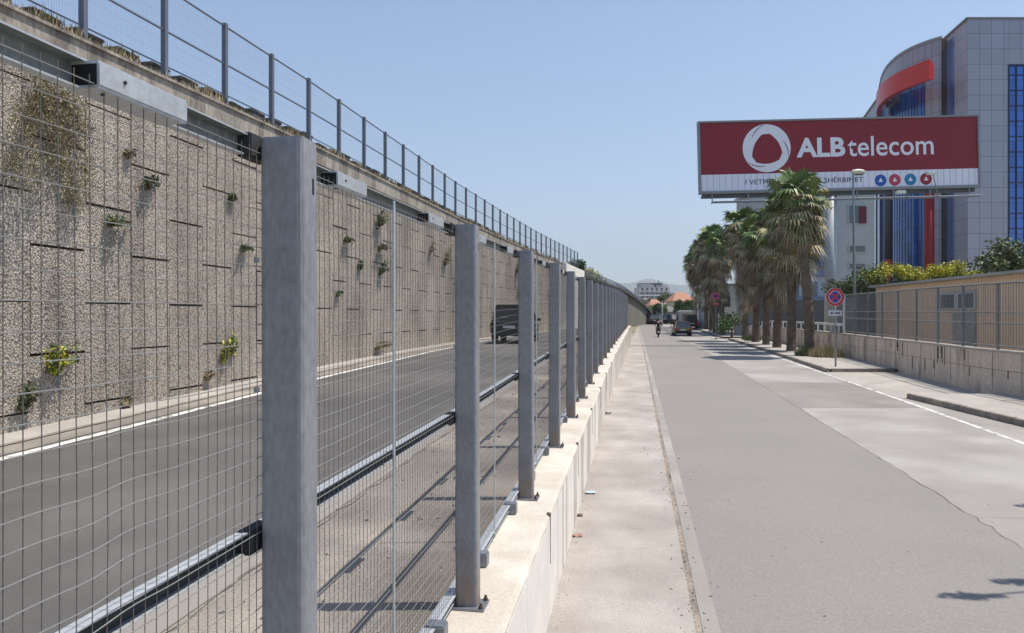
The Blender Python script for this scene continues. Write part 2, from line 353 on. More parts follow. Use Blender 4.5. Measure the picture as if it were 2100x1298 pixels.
for i in range(len(PY)-1):
    Ya, Yb = PY[i], PY[i+1]
    if i == 0: Ya = .35
    a0, a1 = Ya+.004, Yb-.004
    for nm, zz, hh, dd in (("top_rail", 2.165, .056, .034), ("middle_rail", 1.08, .060, .036)):
        mb = MB(); mb.prism(ch_profile(hh, dd), fp(a0, LM-.034, zz), fp(a1, LM-.034, zz), N, Z); mb.m[3] = mb.m[4] = 1; mb.build(nm, [galv_rail, channel_shade_bracket if nm == "middle_rail" else channel_shade_grey], fence)
    mb = MB(); mb.prism(ch_profile(.05, .07), fp(a0, LM-.02, .055), fp(a1, LM-.02, .055), N, Z); mb.build("bottom_rail", galv_rail, fence)
    if Yb < 30:                                     # clamps holding the bottom rail
        for q in (.28, .8):
            Y = a0+(a1-a0)*q; mb = MB(); mb.obox(fp(Y, LM+.005, .045), N*.055, T*.05, Z*.045); mb.build("rail_clamp", galv, fence, bevel=.008)
    if i > 0 and Ya < 14:                           # dark joint brackets and clips at the post
        for zz in (1.08, 2.165):
            mb = MB(); mb.obox(fp(Ya, LM-.03, zz), N*.022, T*.06, Z*.033); mb.build("rail_bracket", channel_shade_bracket, fence, bevel=.004)
        for zz in (.35, .75, 1.5, 1.85):
            mb = MB(); mb.obox(fp(Ya-.062, LM+.008, zz), N*.004, T*.010, Z*.007); mb.build("mesh_clip", galv, fence, bevel=.002)
    # wires
    near = i < 3; mid_ = i < 9
    segs = 14 if i < 2 else (6 if mid_ else 2); nn = 5 if i < 2 else (4 if mid_ else 3)
    wr = .00128
    amp = .005
    def dsp(Y, z):
        a = wob(Y, z, i)*amp; b2 = wob(Y, z, i+50)*amp
        if i == 0:
            g = math.exp(-((Y-1.46)/.14)**2-((z-1.25)/.28)**2); a += .010*g; b2 += .009*g*math.sin((Y-1.46)*18)
        return a, b2
    mb = MB()
    nv = int((a1-a0)/.0385)
    for k in range(nv+1):
        Y = a0+(a1-a0)*k/nv; pts = []
        for s_ in range(segs+1):
            z = .05+2.11*s_/segs; da, db = dsp(Y, z); p = fp(Y+da, LM, z)+N*(wob(Y*.4, z, i+20)*.006); pts.append(p)
        mb.tube(pts, wr*.88, nn, 1, False)
    nh = 40; hseg = max(4, segs*3) if i < 2 else segs*2
    for k in range(nh+1):
        z = .06+2.085*k/nh; pts = []
        for s_ in range(hseg+1):
            Y = a0+(a1-a0)*s_/hseg; da, db = dsp(Y, z); pts.append(fp(Y, LM+.003, z+db*.8)+N*(wob(Y*.4, z, i+20)*.006))
        mb.tube(pts, wr*1.05, nn, 0, False)
    mb.build("mesh_panel", [wire_m, wire_v], fence)
    Ym = (PY[i]+PY[i+1])/2
    if i > 0:
        mb = MB(); mb.tube([fp(Ym-.03, LM+.012, .03), fp(Ym-.03, LM+.012, 1.1), fp(Ym-.03, LM+.012, 2.17)], .0065, 6); mb.build("middle_bar", galv_rail, fence)
# sleeves along the top rail, about one metre apart
k = 0; Y = 1.415
sleeve_in = dark_m
while Y < 50:
    if min(abs(Y+.1-q) for q in PY) > .2:
        Lc = LM-.022; a_ = fp(Y, Lc, 2.163); b_ = fp(Y+.275, Lc, 2.163); mb = MB(); W_, H_, th = .034, .0235, .003
        for u, v, au, av in ((0,H_,W_,th),(0,-H_,W_,th),(W_,0,th,H_-th),(-W_,0,th,H_-th)):
            c = (a_+b_)/2+N*u+Z*v; mb.obox(c, N*au, (b_-a_)/2, Z*av)
        o = mb.build("rail_sleeve", galv_rail, fence)
       
        mb2 = MB(); mb2.obox(a_+T*.008, N*(W_-th-.001), T*.006, Z*(H_-th-.001)); q = mb2.build("sleeve_end_shade", dark_m); q.parent = o; q.location = -fence.location  # dark block added to paint the shade inside the open sleeve end
        if Y < 8:
            for s0, s1 in ((a_+T*.07+N*(W_+.002)+Z*.004, a_+T*.07+N*(W_+.006)+Z*.004), (a_+T*.04-Z*(H_+.002)+N*.012, a_+T*.04-Z*(H_+.006)+N*.012)):
                mb3 = MB(); mb3.tube([s0, s1], .004, 8); q = mb3.build("screw", black_m); q.parent = o; q.location = -fence.location
    Y += 1.13

# ------------------------------------------------------------------ left retaining wall
LW = -8.24
TCOP = [(-12,3.5),(0,3.8),(9.6,4.04),(19.3,4.35),(37,4.57),(66,4.75),(80,4.7)]
def zc(Y): return EYE+lerp_tab(TCOP, Y)
YEND = 66
rw = thing("retaining_wall", (P(20,LW), 20, zl(20)), "tall retaining wall of rough stone-chip panels with dark joint slots beside the sunken road", "retaining wall")
mb = MB(); CW = 1.02
Y = -3.0; i = 0
YW0 = .1
while Y < YEND:
    Y0, Y1 = Y, min(Y+CW*math.cos(TH), YEND)
    off = 1.25 if i % 2 == 0 else 2.03
    zb = [off-3.0+1.5*k for k in range(8)]
    for z0, z1 in zip(zb, zb[1:]):
        za, zt = max(z0, zl(Y0)-.1), min(z1, zc(Y0)-.40)
        if zt-za < .05: continue
        ga = gb = rnd.uniform(.011,.02)
        jit = rnd.uniform(-.010,.010)
        c0 = Vector((P(Y0+.003, LW), Y0+.003, 0)); c1 = Vector((P(Y1-.003, LW), Y1-.003, 0))
        mid = (c0+c1)/2+Z*((za+ga+zt-gb)/2)-N*(.1-jit); mb.obox(mid, N*.1, (c1-c0)/2, Z*((zt-gb-za-ga)/2))
    Y = Y0+CW*math.cos(TH); i += 1
mb.build("stone_panels", agg, rw)
mb = MB(); Ys = ys(-3, YEND); vs = []; fs = []
for Y in Ys:
    x = P(Y, LW-.06); vs += [(x, Y, zl(Y)-.2), (x, Y, zc(Y)-.3), (x-3, Y, zc(Y)-.3)]
for j in range(len(Ys)-1): fs += [(3*j, 3*j+1, 3*j+4, 3*j+3), (3*j+1, 3*j+2, 3*j+5, 3*j+4)]
mb.add(vs, fs); mb.build("joint_backing", M("dark_joint", (.06,.052,.045), .95), rw)
mb = MB(); vs = []; fs = []                       # fascia beam
pr = [(-.25,-.42),(.10,-.42),(.10,-.05),(.14,-.045),(.14,0),(.06,.0),(-.25,.04)]
Ys = sorted(set(frange(-3, YEND, 1.0)))
for Y in Ys:
    for u, v in pr: vs.append((P(Y, LW+u), Y, zc(Y)+v))
n = len(pr)
for j in range(len(Ys)-1):
    for i in range(n): fs.append((j*n+i, j*n+(i+1) % n, (j+1)*n+(i+1) % n, (j+1)*n+i))
fs.append(tuple(range(n))); fs.append(tuple((len(Ys)-1)*n+i for i in range(n)))
mb.add(vs, fs); mb.build("coping_beam", coping_m, rw)
mb = MB()
for k in range(22):
    Y = 2+3.0*k; mb.obox((P(Y, LW+.095), Y, zc(Y)-.235), N*.008, T*.008, Z*.18)
mb.build("coping_joint", dirt, rw)
# pale end block where the wall stops
eb = thing("end_block", (P(67,LW), 67, zl(67)), "pale concrete block closing the far end of the tall stone wall", "concrete block")
mb = MB(); x0 = P(66.2, LW); z1 = zc(66)
mb.add([(x0-3,66.1,.5),(x0+.4,66.1,.5),(x0+2.4,70,.5),(x0-3,70,.5),(x0-3,66.1,z1),(x0+.4,66.1,z1),(x0+2.4,70,z1-.5),(x0-3,70,z1)], [(0,1,2,3),(4,5,6,7),(0,1,5,4),(1,2,6,5),(2,3,7,6),(3,0,4,7)])
mb.build("block", M("pale_concrete", (.85,.80,.73), .85, 0, .15), eb, bevel=.03)
# earth behind and above the wall
sheet("embankment", ys(-12, 75), lambda Y: -80, lambda Y: P(Y, LW-.2), zc, .02, soil)

# grass and weeds on the wall top
mb = MB(); g = random.Random(3)
for i in range(16000):
    Y = 3+62*g.random()**1.5; L = LW+g.uniform(-.75,.04)*g.random()**.6; x = P(Y, L); h = g.uniform(.05,.2)*(1.5 if noise.noise(Vector((Y*.8, 0, 0))) > .05 else .75); a = g.uniform(0, 6.28)
    dx, dy = math.cos(a)*.008*(1+Y/15), math.sin(a)*.008*(1+Y/15); lx, ly = g.uniform(-.08,.08), g.uniform(-.08,.08)
    z = zc(Y)+.02
    mb.add([(x-dx,Y-dy,z),(x+dx,Y+dy,z),(x+lx,Y+ly,z+h)], [(0,1,2)], 0 if g.random() < .65 else (1 if g.random() < .5 else 2))
tag(mb.build("grass", [L_STRAW, L_OLIVE, L_DEAD]), kind='stuff')

# upper fence
uf = thing("wall_top_fence", (P(15,LW-.12), 15, zc(15)), "tall grey steel fence with thin wire panels on top of the stone wall", "fence")
upm = M("grey_painted_steel", (.16,.175,.215), .5, .3, .15)
LU = LW-.13; YU = [15.1+1.94*(k-7) for k in range(40)]
YU = [y for y in YU if y < 77]
wires_m = M("thin_wire", (.13,.14,.18), .5, .3, .1)
def up(Y, dz): return Vector((P(min(Y,80), LU), Y, zc(Y)+dz))
for i, Y in enumerate(YU):
    mb = MB(); mb.obox(up(Y, .88), N*.05, T*.045, Z*.88); mb.build("post", upm, uf, bevel=.006, seg=1)
    if i+1 < len(YU):
        Yb = YU[i+1]
        for nm, zz in (("top_rail", 1.70), ("middle_rail", .93)):
            mb = MB(); mb.tube([up(Y+.04, zz), up(Yb-.04, zz)], .021, 6); mb.build(nm, upm, uf)
        mb = MB(); nv = 38 if Y < 30 else 20
        for k in range(1, nv): q = Y+(Yb-Y)*k/nv; mb.tube([up(q, .05), up(q, 1.69)], .0010 if Y < 30 else .0022, 3, 0, False)
        nh = 6 if Y < 30 else 8
        for k in range(1, nh+1): zz = .05+1.6*k/(nh+1); mb.tube([up(Y+.04, zz), up(Yb-.04, zz)], .0013 if Y < 30 else .0022, 3, 0, False)
        mb.build("wire_panel", wires_m, uf)
# kerb blocks and pipe rail of the upper road
blk = M("dark_block", (.12,.115,.11), .85, 0, .3, 4, 30, .3, 40)
mb = MB(); mb.obox((0,0,.15), (.16,0,0), (0,.27,0), (0,0,.17)); mb.obox((0,0,.345), (.19,0,0), (0,.31,0), (0,0,.03)); me_b = None
Y = 8.2; kk = 0; places = ["first", "second", "third", "fourth", "fifth", "sixth", "seventh", "eighth", "ninth", "tenth", "eleventh", "twelfth"]
while Y < 44:
    x = P(Y, LU-.33); z = zc(Y)+.0
    if kk == 0: o = mb.build("kerb_block", blk, bevel=.06, seg=3); me_b = o.data
    else: o = bpy.data.objects.new("kerb_block", me_b); coll.objects.link(o)
    o.location = (x, Y, z+rnd.uniform(-.03,.02)); o.rotation_euler = (0,0,-TH+rnd.uniform(-.05,.05)); s_ = rnd.uniform(.85,1.1); o.scale = (1, s_, rnd.uniform(.85,1.1))
    tag(o, "dark rounded kerb block in the row behind the fence on the wall top", "kerb block", "dark kerb blocks behind the wall-top fence"); kk += 1
    Y += .86
pr_ = thing("pipe_rail", (P(15,LU-1.6), 15, zc(15)), "thin grey pipe handrail behind the kerb blocks above the stone wall", "handrail")
mb = MB(); mb.tube([Vector((P(y,LU-.45), y, zc(y)+.52)) for y in frange(3, 64, 3)], .014, 6); mb.build("pipe", upm, pr_)
for Y in frange(4, 64, 3.0):
    mb = MB(); mb.tube([(P(Y,LU-.45), Y, zc(Y)), (P(Y,LU-.45), Y, zc(Y)+.52)], .022, 6); mb.build("upright", upm, pr_)

# ------------------------------------------------------------------ leaves
def leaf_quads(mb, c, rad, n, size, mats, r, flat=.0, shell=.55):
    c = Vector(c)
    for _ in range(n):
        d = Vector((r.gauss(0,1), r.gauss(0,1), r.gauss(0,1))).normalized(); q = shell+(1-shell)*r.random()
        p = c+Vector((d.x*rad[0], d.y*rad[1], d.z*rad[2]))*q
        a = Vector((r.gauss(0,1), r.gauss(0,1), r.gauss(0,1)*(1-flat))).normalized(); b2 = a.cross(Vector((r.gauss(0,1), r.gauss(0,1), r.gauss(0,1)))).normalized()
        s_ = size*r.uniform(.6,1.3); mb.add([p-a*s_, p-b2*s_*.45, p+a*s_, p+b2*s_*.45], [(0,1,2,3)], r.choice(mats))
def tuft(name, loc, h, wdt, n, mats, label, drop=0, group="weeds growing from the stone wall", cat="weed"):
    h *= 1.5; wdt *= 1.9; n = int(n*3.8)
    r = random.Random(int(loc[1]*100)+n); o = thing(name, loc, label, cat, group); loc = Vector(loc)
    mb = MB(); tips = []
    for k in range(max(4, n//12)):
        a = r.uniform(-1.4,1.4); d = Vector((abs(math.cos(a))*.5+.15, math.sin(a), 0))
        e = loc+d*wdt*r.uniform(.3,1)+Z*(h*r.uniform(.3,1)-drop*r.uniform(0,1)); m_ = (loc+e)/2+Z*.03
        mb.tube([loc, m_, e], [.006,.004,.002], 4); tips.append((loc, m_, e))
    mb.build("stems", L_DEAD, o); mb = MB()
    for k in range(n):
        a_, m_, e = r.choice(tips); q = r.random(); p = a_.lerp(m_, q*2) if q < .5 else m_.lerp(e, q*2-1)
        leaf_quads(mb, p, (.06,.06,.05), 1, .03+.02*r.random(), range(len(mats)), r)
    mb.build("leaves", mats, o)
    return o
def wy(px): return F*-LW/(1302-px)
def wall_pt(px, py, out=.03):
    Y = wy(px); return (P(Y, LW+out), Y, PZ(py, Y))
G2 = [L_GREEN, L_YEL]; G1 = [L_GREEN, L_DARK, L_OLIVE]; DR = [L_OLIVE, L_DEAD, L_STRAW]
W_ = [
 (105,765,.30,.24,130,[L_GREEN,L_YEL,L_GREEN],0,"bright green weed with broad leaves low on the stone wall near its left edge"),
 (455,740,.30,.16,70,G2,0,"yellow-green weed low on the stone wall just left of the nearest fence post"),
 (475,722,.28,.10,50,G2,.0,"upright yellow-green sprig above the low weed left of the nearest post"),
 (495,514,.08,.18,60,G1,.05,"flat green weed in a joint slot beside the top half of the nearest post"),
 (225,460,.08,.22,70,G1,.05,"flat olive weed in a slot in the upper part of the stone wall"),
 (298,384,.14,.16,90,[L_DARK,L_DEAD],.12,"dark withered weed with a stain below in the upper wall"),
 (470,412,.14,.08,50,G1,.1,"small dark weed high on the wall left of the nearest post"),
 (258,320,.10,.07,30,DR,.1,"tiny brown weed under the coping in the upper wall"),
 (706,496,.10,.22,70,G1,.05,"flat olive weed in a slot right of the nearest post"),
 (772,470,.5,.30,160,G1,.1,"tall grey-green weed high on the wall between first and second posts"),
 (775,512,.12,.34,120,[L_GREEN,L_OLIVE],.05,"wide green weed mat below the tall weed on the wall"),
 (778,562,.35,.26,160,[L_GREEN,L_GREEN,L_DARK],.1,"bushy bright green weed beneath the wide weed mat on the wall"),
 (735,552,.25,.12,60,G1,.15,"narrow olive weed left of the bushy green weed on the wall"),
 (910,545,.6,.3,160,DR+[L_GREEN],.3,"tall olive weed on the wall just left of the second post"),
 (880,520,.4,.2,80,DR,.3,"thin brown weed trailing on the wall near the second post"),
 (1042,560,.8,.5,260,G1,.5,"leafy weed patch on the wall between the second and third posts"),
 (1045,600,.5,.4,140,DR,.3,"olive weed patch below the leafy one between second and third posts"),
 (690,607,.1,.14,40,[L_GREEN],.04,"small green weed in a mid-height slot right of the nearest post"),
 (42,838,.30,.14,60,[L_DARK,L_OLIVE],.05,"dark tuft at the foot of the stone wall by its left edge"),
 (422,776,.14,.12,40,DR,.05,"dry tuft at the foot of the wall left of the nearest post"),
 (770,714,.16,.5,160,DR+[L_GREEN],.0,"low strip of dry weeds at the wall foot between first and second posts"),
 (255,832,.1,.10,40,DR,.02,"tiny dry tuft at the wall foot below the bare slots"),
 (1005,668,.18,.5,100,DR,.0,"dry weeds at the wall foot beside the dark car"),
]
for px, py, h, wd, n, ms, dr, lb in W_: tuft("wall_weed", wall_pt(px, py), h, wd, n, ms, lb, dr)
# big dry bush hanging below the coping at the left
bb = thing("dry_bush", wall_pt(65, 180), "large dry olive bush hanging below the rail at the wall's upper left", "bush")
r = random.Random(5); mb = MB(); c0 = Vector(wall_pt(65, 235, .12)); cs = []
for k in range(60):
    e = c0+Vector((r.uniform(0,.25), r.uniform(-.75,.8), r.uniform(-1.1,.6))); mb.tube([Vector(wall_pt(65, 190)), (Vector(wall_pt(65,190))+e)/2+Vector((.1,0,.08)), e], [.008,.005,.002], 4); cs.append(e)
mb.build("stems", L_DEAD, bb); mb = MB()
for e in cs: leaf_quads(mb, e, (.14,.28,.3), 170, .017, [0,1,2], r, shell=.1)
mb.build("leaves", [L_OLIVE, L_STRAW, M("leaf_pale_olive", (.22,.21,.10), .7, 0, .3)], bb)

# ------------------------------------------------------------------ kerbs, pavements on the right
def slab(name, poly, h, label, cat):
    o = thing(name, (poly[0][0], poly[0][1], zr(poly[0][1])), label, cat); mb = MB(); n = len(poly)
    mb.add([(x, y, zr(y)-.05) for x, y in poly]+[(x, y, zr(y)+h) for x, y in poly], [(i, (i+1) % n, n+(i+1) % n, n+i) for i in range(n)]+[tuple(range(n, 2*n))])
    mb.build("slab", pave_m, o); return o
WALLPTS = [(13.2,6),(13.35,15),(13.7,22),(14.8,28),(16.3,36),(17.7,44),(20.5,60),(24,80)]
def wx(Y):
    return lerp_tab([(y, x) for x, y in WALLPTS], Y)
def pavement(name, Ya, Yb, Lk, label):
    Ys = ys(Ya, Yb); mb = MB(); vs = []; fs = []
    for Y in Ys: vs += [(P(Y, Lk(Y))+.12, Y, zr(Y)+.13), (wx(Y)+.1, Y, zr(Y)+.13)]
    for j in range(len(Ys)-1): fs.append((2*j, 2*j+1, 2*j+3, 2*j+2))
    mb.add(vs, fs); o = mb.build(name, pave_m); tag(o, kind='structure')
    # kerb stones
    kt = thing("kerb", (P(Ya, Lk(Ya)), Ya, zr(Ya)), label, "kerb")
    pts = [Vector((P(Y, Lk(Y)), Y, zr(Y))) for Y in frange(Ya, Yb, .9)]; mb = MB()
    def stones(p, q):
        d = (q-p); l = d.length; d = d/l; nrm = Vector((d.y, -d.x, 0)).normalized()
        mb.obox((p+q)/2+nrm*(.065+rnd.uniform(-.008,.008))+Z*(.045+rnd.uniform(-.006,.008)), nrm*.075, d*(l/2-.006), Z*.098)
    for p, q in zip(pts, pts[1:]): stones(p, q)
    if name == "pavement":
        pass
    mb.build("kerb_stones", kerb_m, kt, bevel=.015)
    return kt
kt1 = pavement("pavement_near", -10, 20.4, lambda Y: 7.5 if Y > 20 else 7.5+(20.4-Y)*.14, "worn stone kerb of the near pavement at the right edge")
kt2 = pavement("pavement_palms", 28.6, 62, lambda Y: 7.4+(Y-28.6)*.012, "dark worn kerb running beside the nearer row of palms")
kt3 = pavement("pavement_far", 67, 112, lambda Y: 7.9, "far kerb beside the distant group of palms")
mb = MB()
for x in frange(P(28.6,7.4)+.2, wx(28.6)-.1, .9)[:-1]: mb.obox((x+.42, 28.66+(x-12)*.02, zr(28.6)+.045), (.42,0,0), (0,.075,0), (0,0,.098))
mb.build("kerb_return", kerb_m, kt2, bevel=.015)
mb = MB()
for x in frange(P(20.4,7.5)+.2, wx(20.4)-.1, .9)[:-1]: mb.obox((x+.42, 20.42, zr(20.4)+.02), (.42,0,0), (0,.075,0), (0,0,.09))
mb.build("kerb_return", kerb_m, kt1, bevel=.015)
sheet("driveway", ys(20.45, 28.6), lambda Y: P(Y, 7.3), lambda Y: wx(Y)+.1, zr, .008, pave_m)

# right wall
rwl = thing("boundary_wall", (wx(22), 22, zr(22)), "low stained concrete wall under the railing fence at the right", "wall")
Ysw = frange(4, 80, 1.0)
def wtop(Y): return zr(Y)+.13+lerp_tab([(10,1.2),(20,1.13),(36,1.05),(60,.95)], Y)
mb = MB(); vs = []; fs = []
for Y in Ysw:
    x = wx(Y); zt = wtop(Y); vs += [(x, Y, zr(Y)-.1), (x, Y, zt), (x+.3, Y, zt), (x+.3, Y, zr(Y)-.1)]
for j in range(len(Ysw)-1):
    for i in range(3): fs.append((4*j+i, 4*j+i+1, 4*j+i+5, 4*j+i+4))
fs += [(0,1,2,3), tuple((len(Ysw)-1)*4+i for i in range(4))]
mb.add(vs, fs); mb.build("wall_body", rwall_m, rwl)
mb = MB()
for Y in frange(8, 60, 1.3): mb.obox((wx(Y)-.002, Y, wtop(Y)-.55), (.006,0,0), (0,.008,0), (0,0,.53))
for j in range(len(Ysw)-1):
    Y0, Y1 = Ysw[j], Ysw[j+1]; a = Vector((wx(Y0)-.002, Y0, wtop(Y0)-.5)); c = Vector((wx(Y1)-.002, Y1, wtop(Y1)-.5)); mb.obox((a+c)/2, (.005,0,0), (c-a)/2, (0,0,.007))
mb.build("panel_joints", dirt, rwl)
mb = MB(); vs = []; fs = []
for j in range(len(Ysw)-1):
    Y0, Y1 = Ysw[j], Ysw[j+1]; a = Vector((wx(Y0)+.15, Y0, wtop(Y0)+.03)); c = Vector((wx(Y1)+.15, Y1, wtop(Y1)+.03)); mb.obox((a+c)/2, (.18,0,0), (c-a)/2, (0,0,.03))
mb.build("wall_coping", M("wall_coping", (.33,.31,.28), .9, 0, .2), rwl)
mb = MB(); r = random.Random(11)                  # drip stains and cut-outs
for k in range(26):
    Y = r.uniform(14, 40); h = r.uniform(.1,.3); mb.obox((wx(Y)-.004, Y, wtop(Y)-r.choice((.02,.5))-h), (.004,0,0), (0,r.uniform(.012,.035),0), (0,0,h))
mb.build("drip_stains", M("stain", (.07,.06,.055), .95), rwl)

# railing fence on the wall
rf = thing("railing_fence", (wx(22)+.15, 22, wtop(22)), "grey bar railing with wire mesh standing on the low wall at the right", "fence")
rail_m = M("weathered_railing", (.2,.215,.215), .6, .3, .2)
def rp_(Y, dz, dx=.15): return Vector((wx(Y)+dx, Y, wtop(Y)+.06+dz))
HF = 1.85; RY = frange(9, 37.0, 2.0)
for a, c in zip(RY, RY[1:]):
    mb = MB(); mb.obox(rp_(a, HF/2), (.03,0,0), (0,.03,0), (0,0,HF/2+.02)); mb.build("post", rail_m, rf)
    for nm, zz, rr in (("top_rail", HF, .028), ("middle_rail", 1.02, .02), ("middle_rail", .74, .02), ("bottom_rail", .1, .022)):
        mb = MB(); mb.tube([rp_(a, zz), rp_(c, zz)], rr, 6); mb.build(nm, rail_m, rf)
    mb = MB()
    for k in range(1, 17): q = a+(c-a)*k/17; mb.tube([rp_(q, .08), rp_(q, HF)], .0075, 4, 0, False)
    mb.build("bars", rail_m, rf)
    mb = MB()
    for k in range(1, 14): mb.tube([rp_(a, HF*k/14, .12), rp_(c, HF*k/14, .12)], .002, 3, 0, False)
    mb.build("mesh_panel", rail_m, rf)
mb = MB(); mb.obox(rp_(37, HF/2), (.05,0,0), (0,.05,0), (0,0,HF/2+.05)); mb.build("end_post", white_m, rf)
# white railing beyond
wr_ = thing("white_railing", (wx(42)+.15, 42, wtop(42)), "white horizontal railing on the low wall behind the palm trunks", "railing")
for a in frange(38, 62, 1.5):
    mb = MB(); mb.obox((wx(a)+.15, a, wtop(a)+.26), (.035,0,0), (0,.035,0), (0,0,.22)); mb.build("baluster", white_m, wr_)
for nm, zz in (("top_rail", .5),):
    for a, c in zip(WALLPTS[4:], WALLPTS[5:]):
        if c[1] > 61: continue
        A = Vector((a[0]+.15, a[1]+.9 if a[1] < 37 else a[1], wtop(a[1])+zz)); C = Vector((c[0]+.15, c[1], wtop(c[1])+zz)); mb = MB(); mb.obox((A+C)/2, (.05,0,0), (C-A)/2, (0,0,.06)); mb.build("top_rail", white_m, wr_)
# ------------------------------------------------------------------ shed, cabin, planting behind the railing
shed = thing("corrugated_shed", (17, 26, .5), "peach corrugated shed with a grey door behind the right-hand railing", "shed")
A_, B_ = Vector((18.2,37,0)), Vector((15.9,14,0)); dS = (B_-A_).normalized(); nS = Vector((dS.y, -dS.x, 0)); nS = -nS if nS.x > 0 else nS
peach = M("peach_corrugated", (.74,.55,.38), .7, 0, .14, .6, 20); LS = (B_-A_).length
mb = MB(); prof = []; k = 0; x = 0
while x < LS: prof += [(x, 0), (x+.07, 0), (x+.09, .035), (x+.16, .035), (x+.18, 0)]; x += .2
vs = []; fs = []
for u, v in prof:
    p = A_+dS*u+nS*v; vs += [(p.x, p.y, .4), (p.x, p.y, 3.95)]
for j in range(len(prof)-1): fs.append((2*j, 2*j+2, 2*j+3, 2*j+1))
mb.add(vs, fs); a = A_; c = A_-nS*5; mb.add([(a.x,a.y,.4),(c.x,c.y,.4),(c.x,c.y,3.95),(a.x,a.y,3.95)], [(0,1,2,3)])
mb.build("wall", peach, shed)
mb = MB(); Zr = Z*.05; mb.obox((A_+B_)/2+Z*4.02-nS*2.3, dS*(LS/2+.2), nS*2.6, Z*.05); mb.build("roof", M("roof_sheet", (.36,.36,.34), .6, .1, .2), shed, bevel=.01)
def onS(Y): q = (Y-37)/dS.y; return A_+dS*q
wf = M("window_frame_grey", (.42,.42,.42), .6, 0, .1); glass_d = M("dark_glass", (.06,.07,.075), .12, 0, .1, spec=.8)
p = onS(28.75); mb = MB(); mb.obox(Vector((p.x, p.y, 3.13))+nS*.06, dS*1.42, nS*.04, Z*.36); fr = mb.build("window", wf, shed, bevel=.01)
for s_ in (-1, 1):
    mb = MB(); mb.obox(Vector((p.x, p.y, 3.13))+nS*.105+dS*s_*.72, dS*.56, nS*.005, Z*.27); q = mb.build("pane", glass_d); q.parent = fr; q.location = -shed.location
p = onS(28.2); mb = MB(); mb.obox(Vector((p.x, p.y, 1.7))+nS*.06, dS*.85, nS*.03, Z*1.0); dr = mb.build("door", M("grey_door", (.3,.3,.28), .7, 0, .35, 2, 12), shed, bevel=.01)
mb = MB(); mb.obox(Vector((p.x, p.y, 1.6))+nS*.11+dS*.7, dS*.05, nS*.02, Z*.02); q = mb.build("handle", dark_m); q.parent = dr; q.location = -shed.location
cab = thing("grey_cabin", (17.7,37.6,.5), "ribbed grey metal cabin at the left end of the peach shed", "cabin")
mb = MB(); mb.box(17.35, 18.9, 37.4, 39.5, .4, 3.45)
for k in range(11): mb.box(17.42+k*.14, 17.47+k*.14, 37.36, 37.42, .5, 3.4)
mb.build("wall", M("grey_ribbed_sheet", (.21,.215,.21), .7, .1, .15), cab)
mb = MB(); mb.box(17.25, 19.0, 37.2, 39.7, 3.45, 3.53); mb.build("roof", galv, cab)

def shrub(name, c, rad, n, size, mats, label, cat="shrub", trunk=True, seed=1, shell=.35, lumps=7, group=None):
    r = random.Random(seed); o = thing(name, (c[0], c[1], zr(c[1])), label, cat, group); c = Vector(c)
    mb = MB(); pts = []
    for k in range(lumps):
        d = Vector((r.uniform(-1,1), r.uniform(-1,1), r.uniform(-.7,1))); d = d/max(1, d.length); pts.append(c+Vector((d.x*rad[0]*.75, d.y*rad[1]*.75, d.z*rad[2]*.7)))
    for p in pts: leaf_quads(mb, p, (rad[0]*.45, rad[1]*.45, rad[2]*.45), n//lumps, size, range(len(mats)), r, shell=shell)
    mb.build("crown", mats, o); mb = MB(); b_ = Vector((c.x, c.y, zr(c.y)))
    mb.tube([b_, b_.lerp(c, .6)+Vector((.05,0,0)), c], [.12,.08,.04], 6)
    for p in pts: mb.tube([b_.lerp(c, .55), p], [.05,.015], 4)
    mb.build("trunk", bark, o); return o
hd = thing("flowering_hedge", (23, 42, .6), "bright yellow-green hedge showing above the peach shed", "hedge")
r = random.Random(21); mb = MB(); mb2 = MB()
for k in range(90):
    x = 20.2+6.6*r.random(); y = 42+r.uniform(-.6,.6); tz = 4.95+.3*math.sin(x*2.1)+.25*math.sin(x*5.3+1)+r.uniform(-.2,.2)
    leaf_quads(mb, (x, y, tz), (.45,.4,.35), 120, .07, [0,0,0,2,2,1] if x > 20.9 else [1,3,0], r, shell=.2)
    leaf_quads(mb, (x, y, tz-.9), (.5,.45,.7), 60, .08, [1,3], r, shell=.3)
    mb2.tube([(x, y, .6), (x, y, tz)], .015, 4)
mb.build("leaves", [L_YEL, L_GREEN, L_YEL, L_DARK], hd); mb2.build("stems", L_DEAD, hd)
shrub("dark_shrub", (19.6,43,3.9), (1.5,1.0,1.1), 2600, .08, [L_GREEN, L_DARK, L_OLIVE], "dark green shrub at the left end of the yellow-green hedge", seed=2)
shrub("broadleaf_tree", (24.9,38,5.35), (1.75,1.4,1.35), 1900, .12, [L_GREEN, L_OLIVE, L_DARK], "open leafy tree rising above the hedge before the pale panel block", "tree", seed=4, shell=.2, lumps=15)
shrub("dark_tree", (27.0,38.5,4.75), (2.2,1.2,.95), 2400, .1, [L_OLIVE, L_DARK, L_DEAD], "dull greyish bush filling the right edge above the railing", "bush", seed=6)
shrub("evergreen_tree", (22.2,47.5,4.5), (1.2,1.1,2.2), 2600, .1, [L_DARK, L_DARK, L_GREEN], "dark evergreen tree between the billboard pole and the red pillar foot", "tree", seed=8)
shrub("evergreen_tree", (20.7,46.0,2.6), (.8,.9,1.9), 1500, .1, [L_DARK, L_GREEN], "narrow dark evergreen just behind the round no stopping sign", "tree", seed=9)
shrub("green_bush", (19.6,66,1.9), (1.5,1.2,1.4), 1500, .1, [L_GREEN, L_GREEN, L_DARK], "fresh green bush in the gap between the two groups of palms", "bush", seed=12)

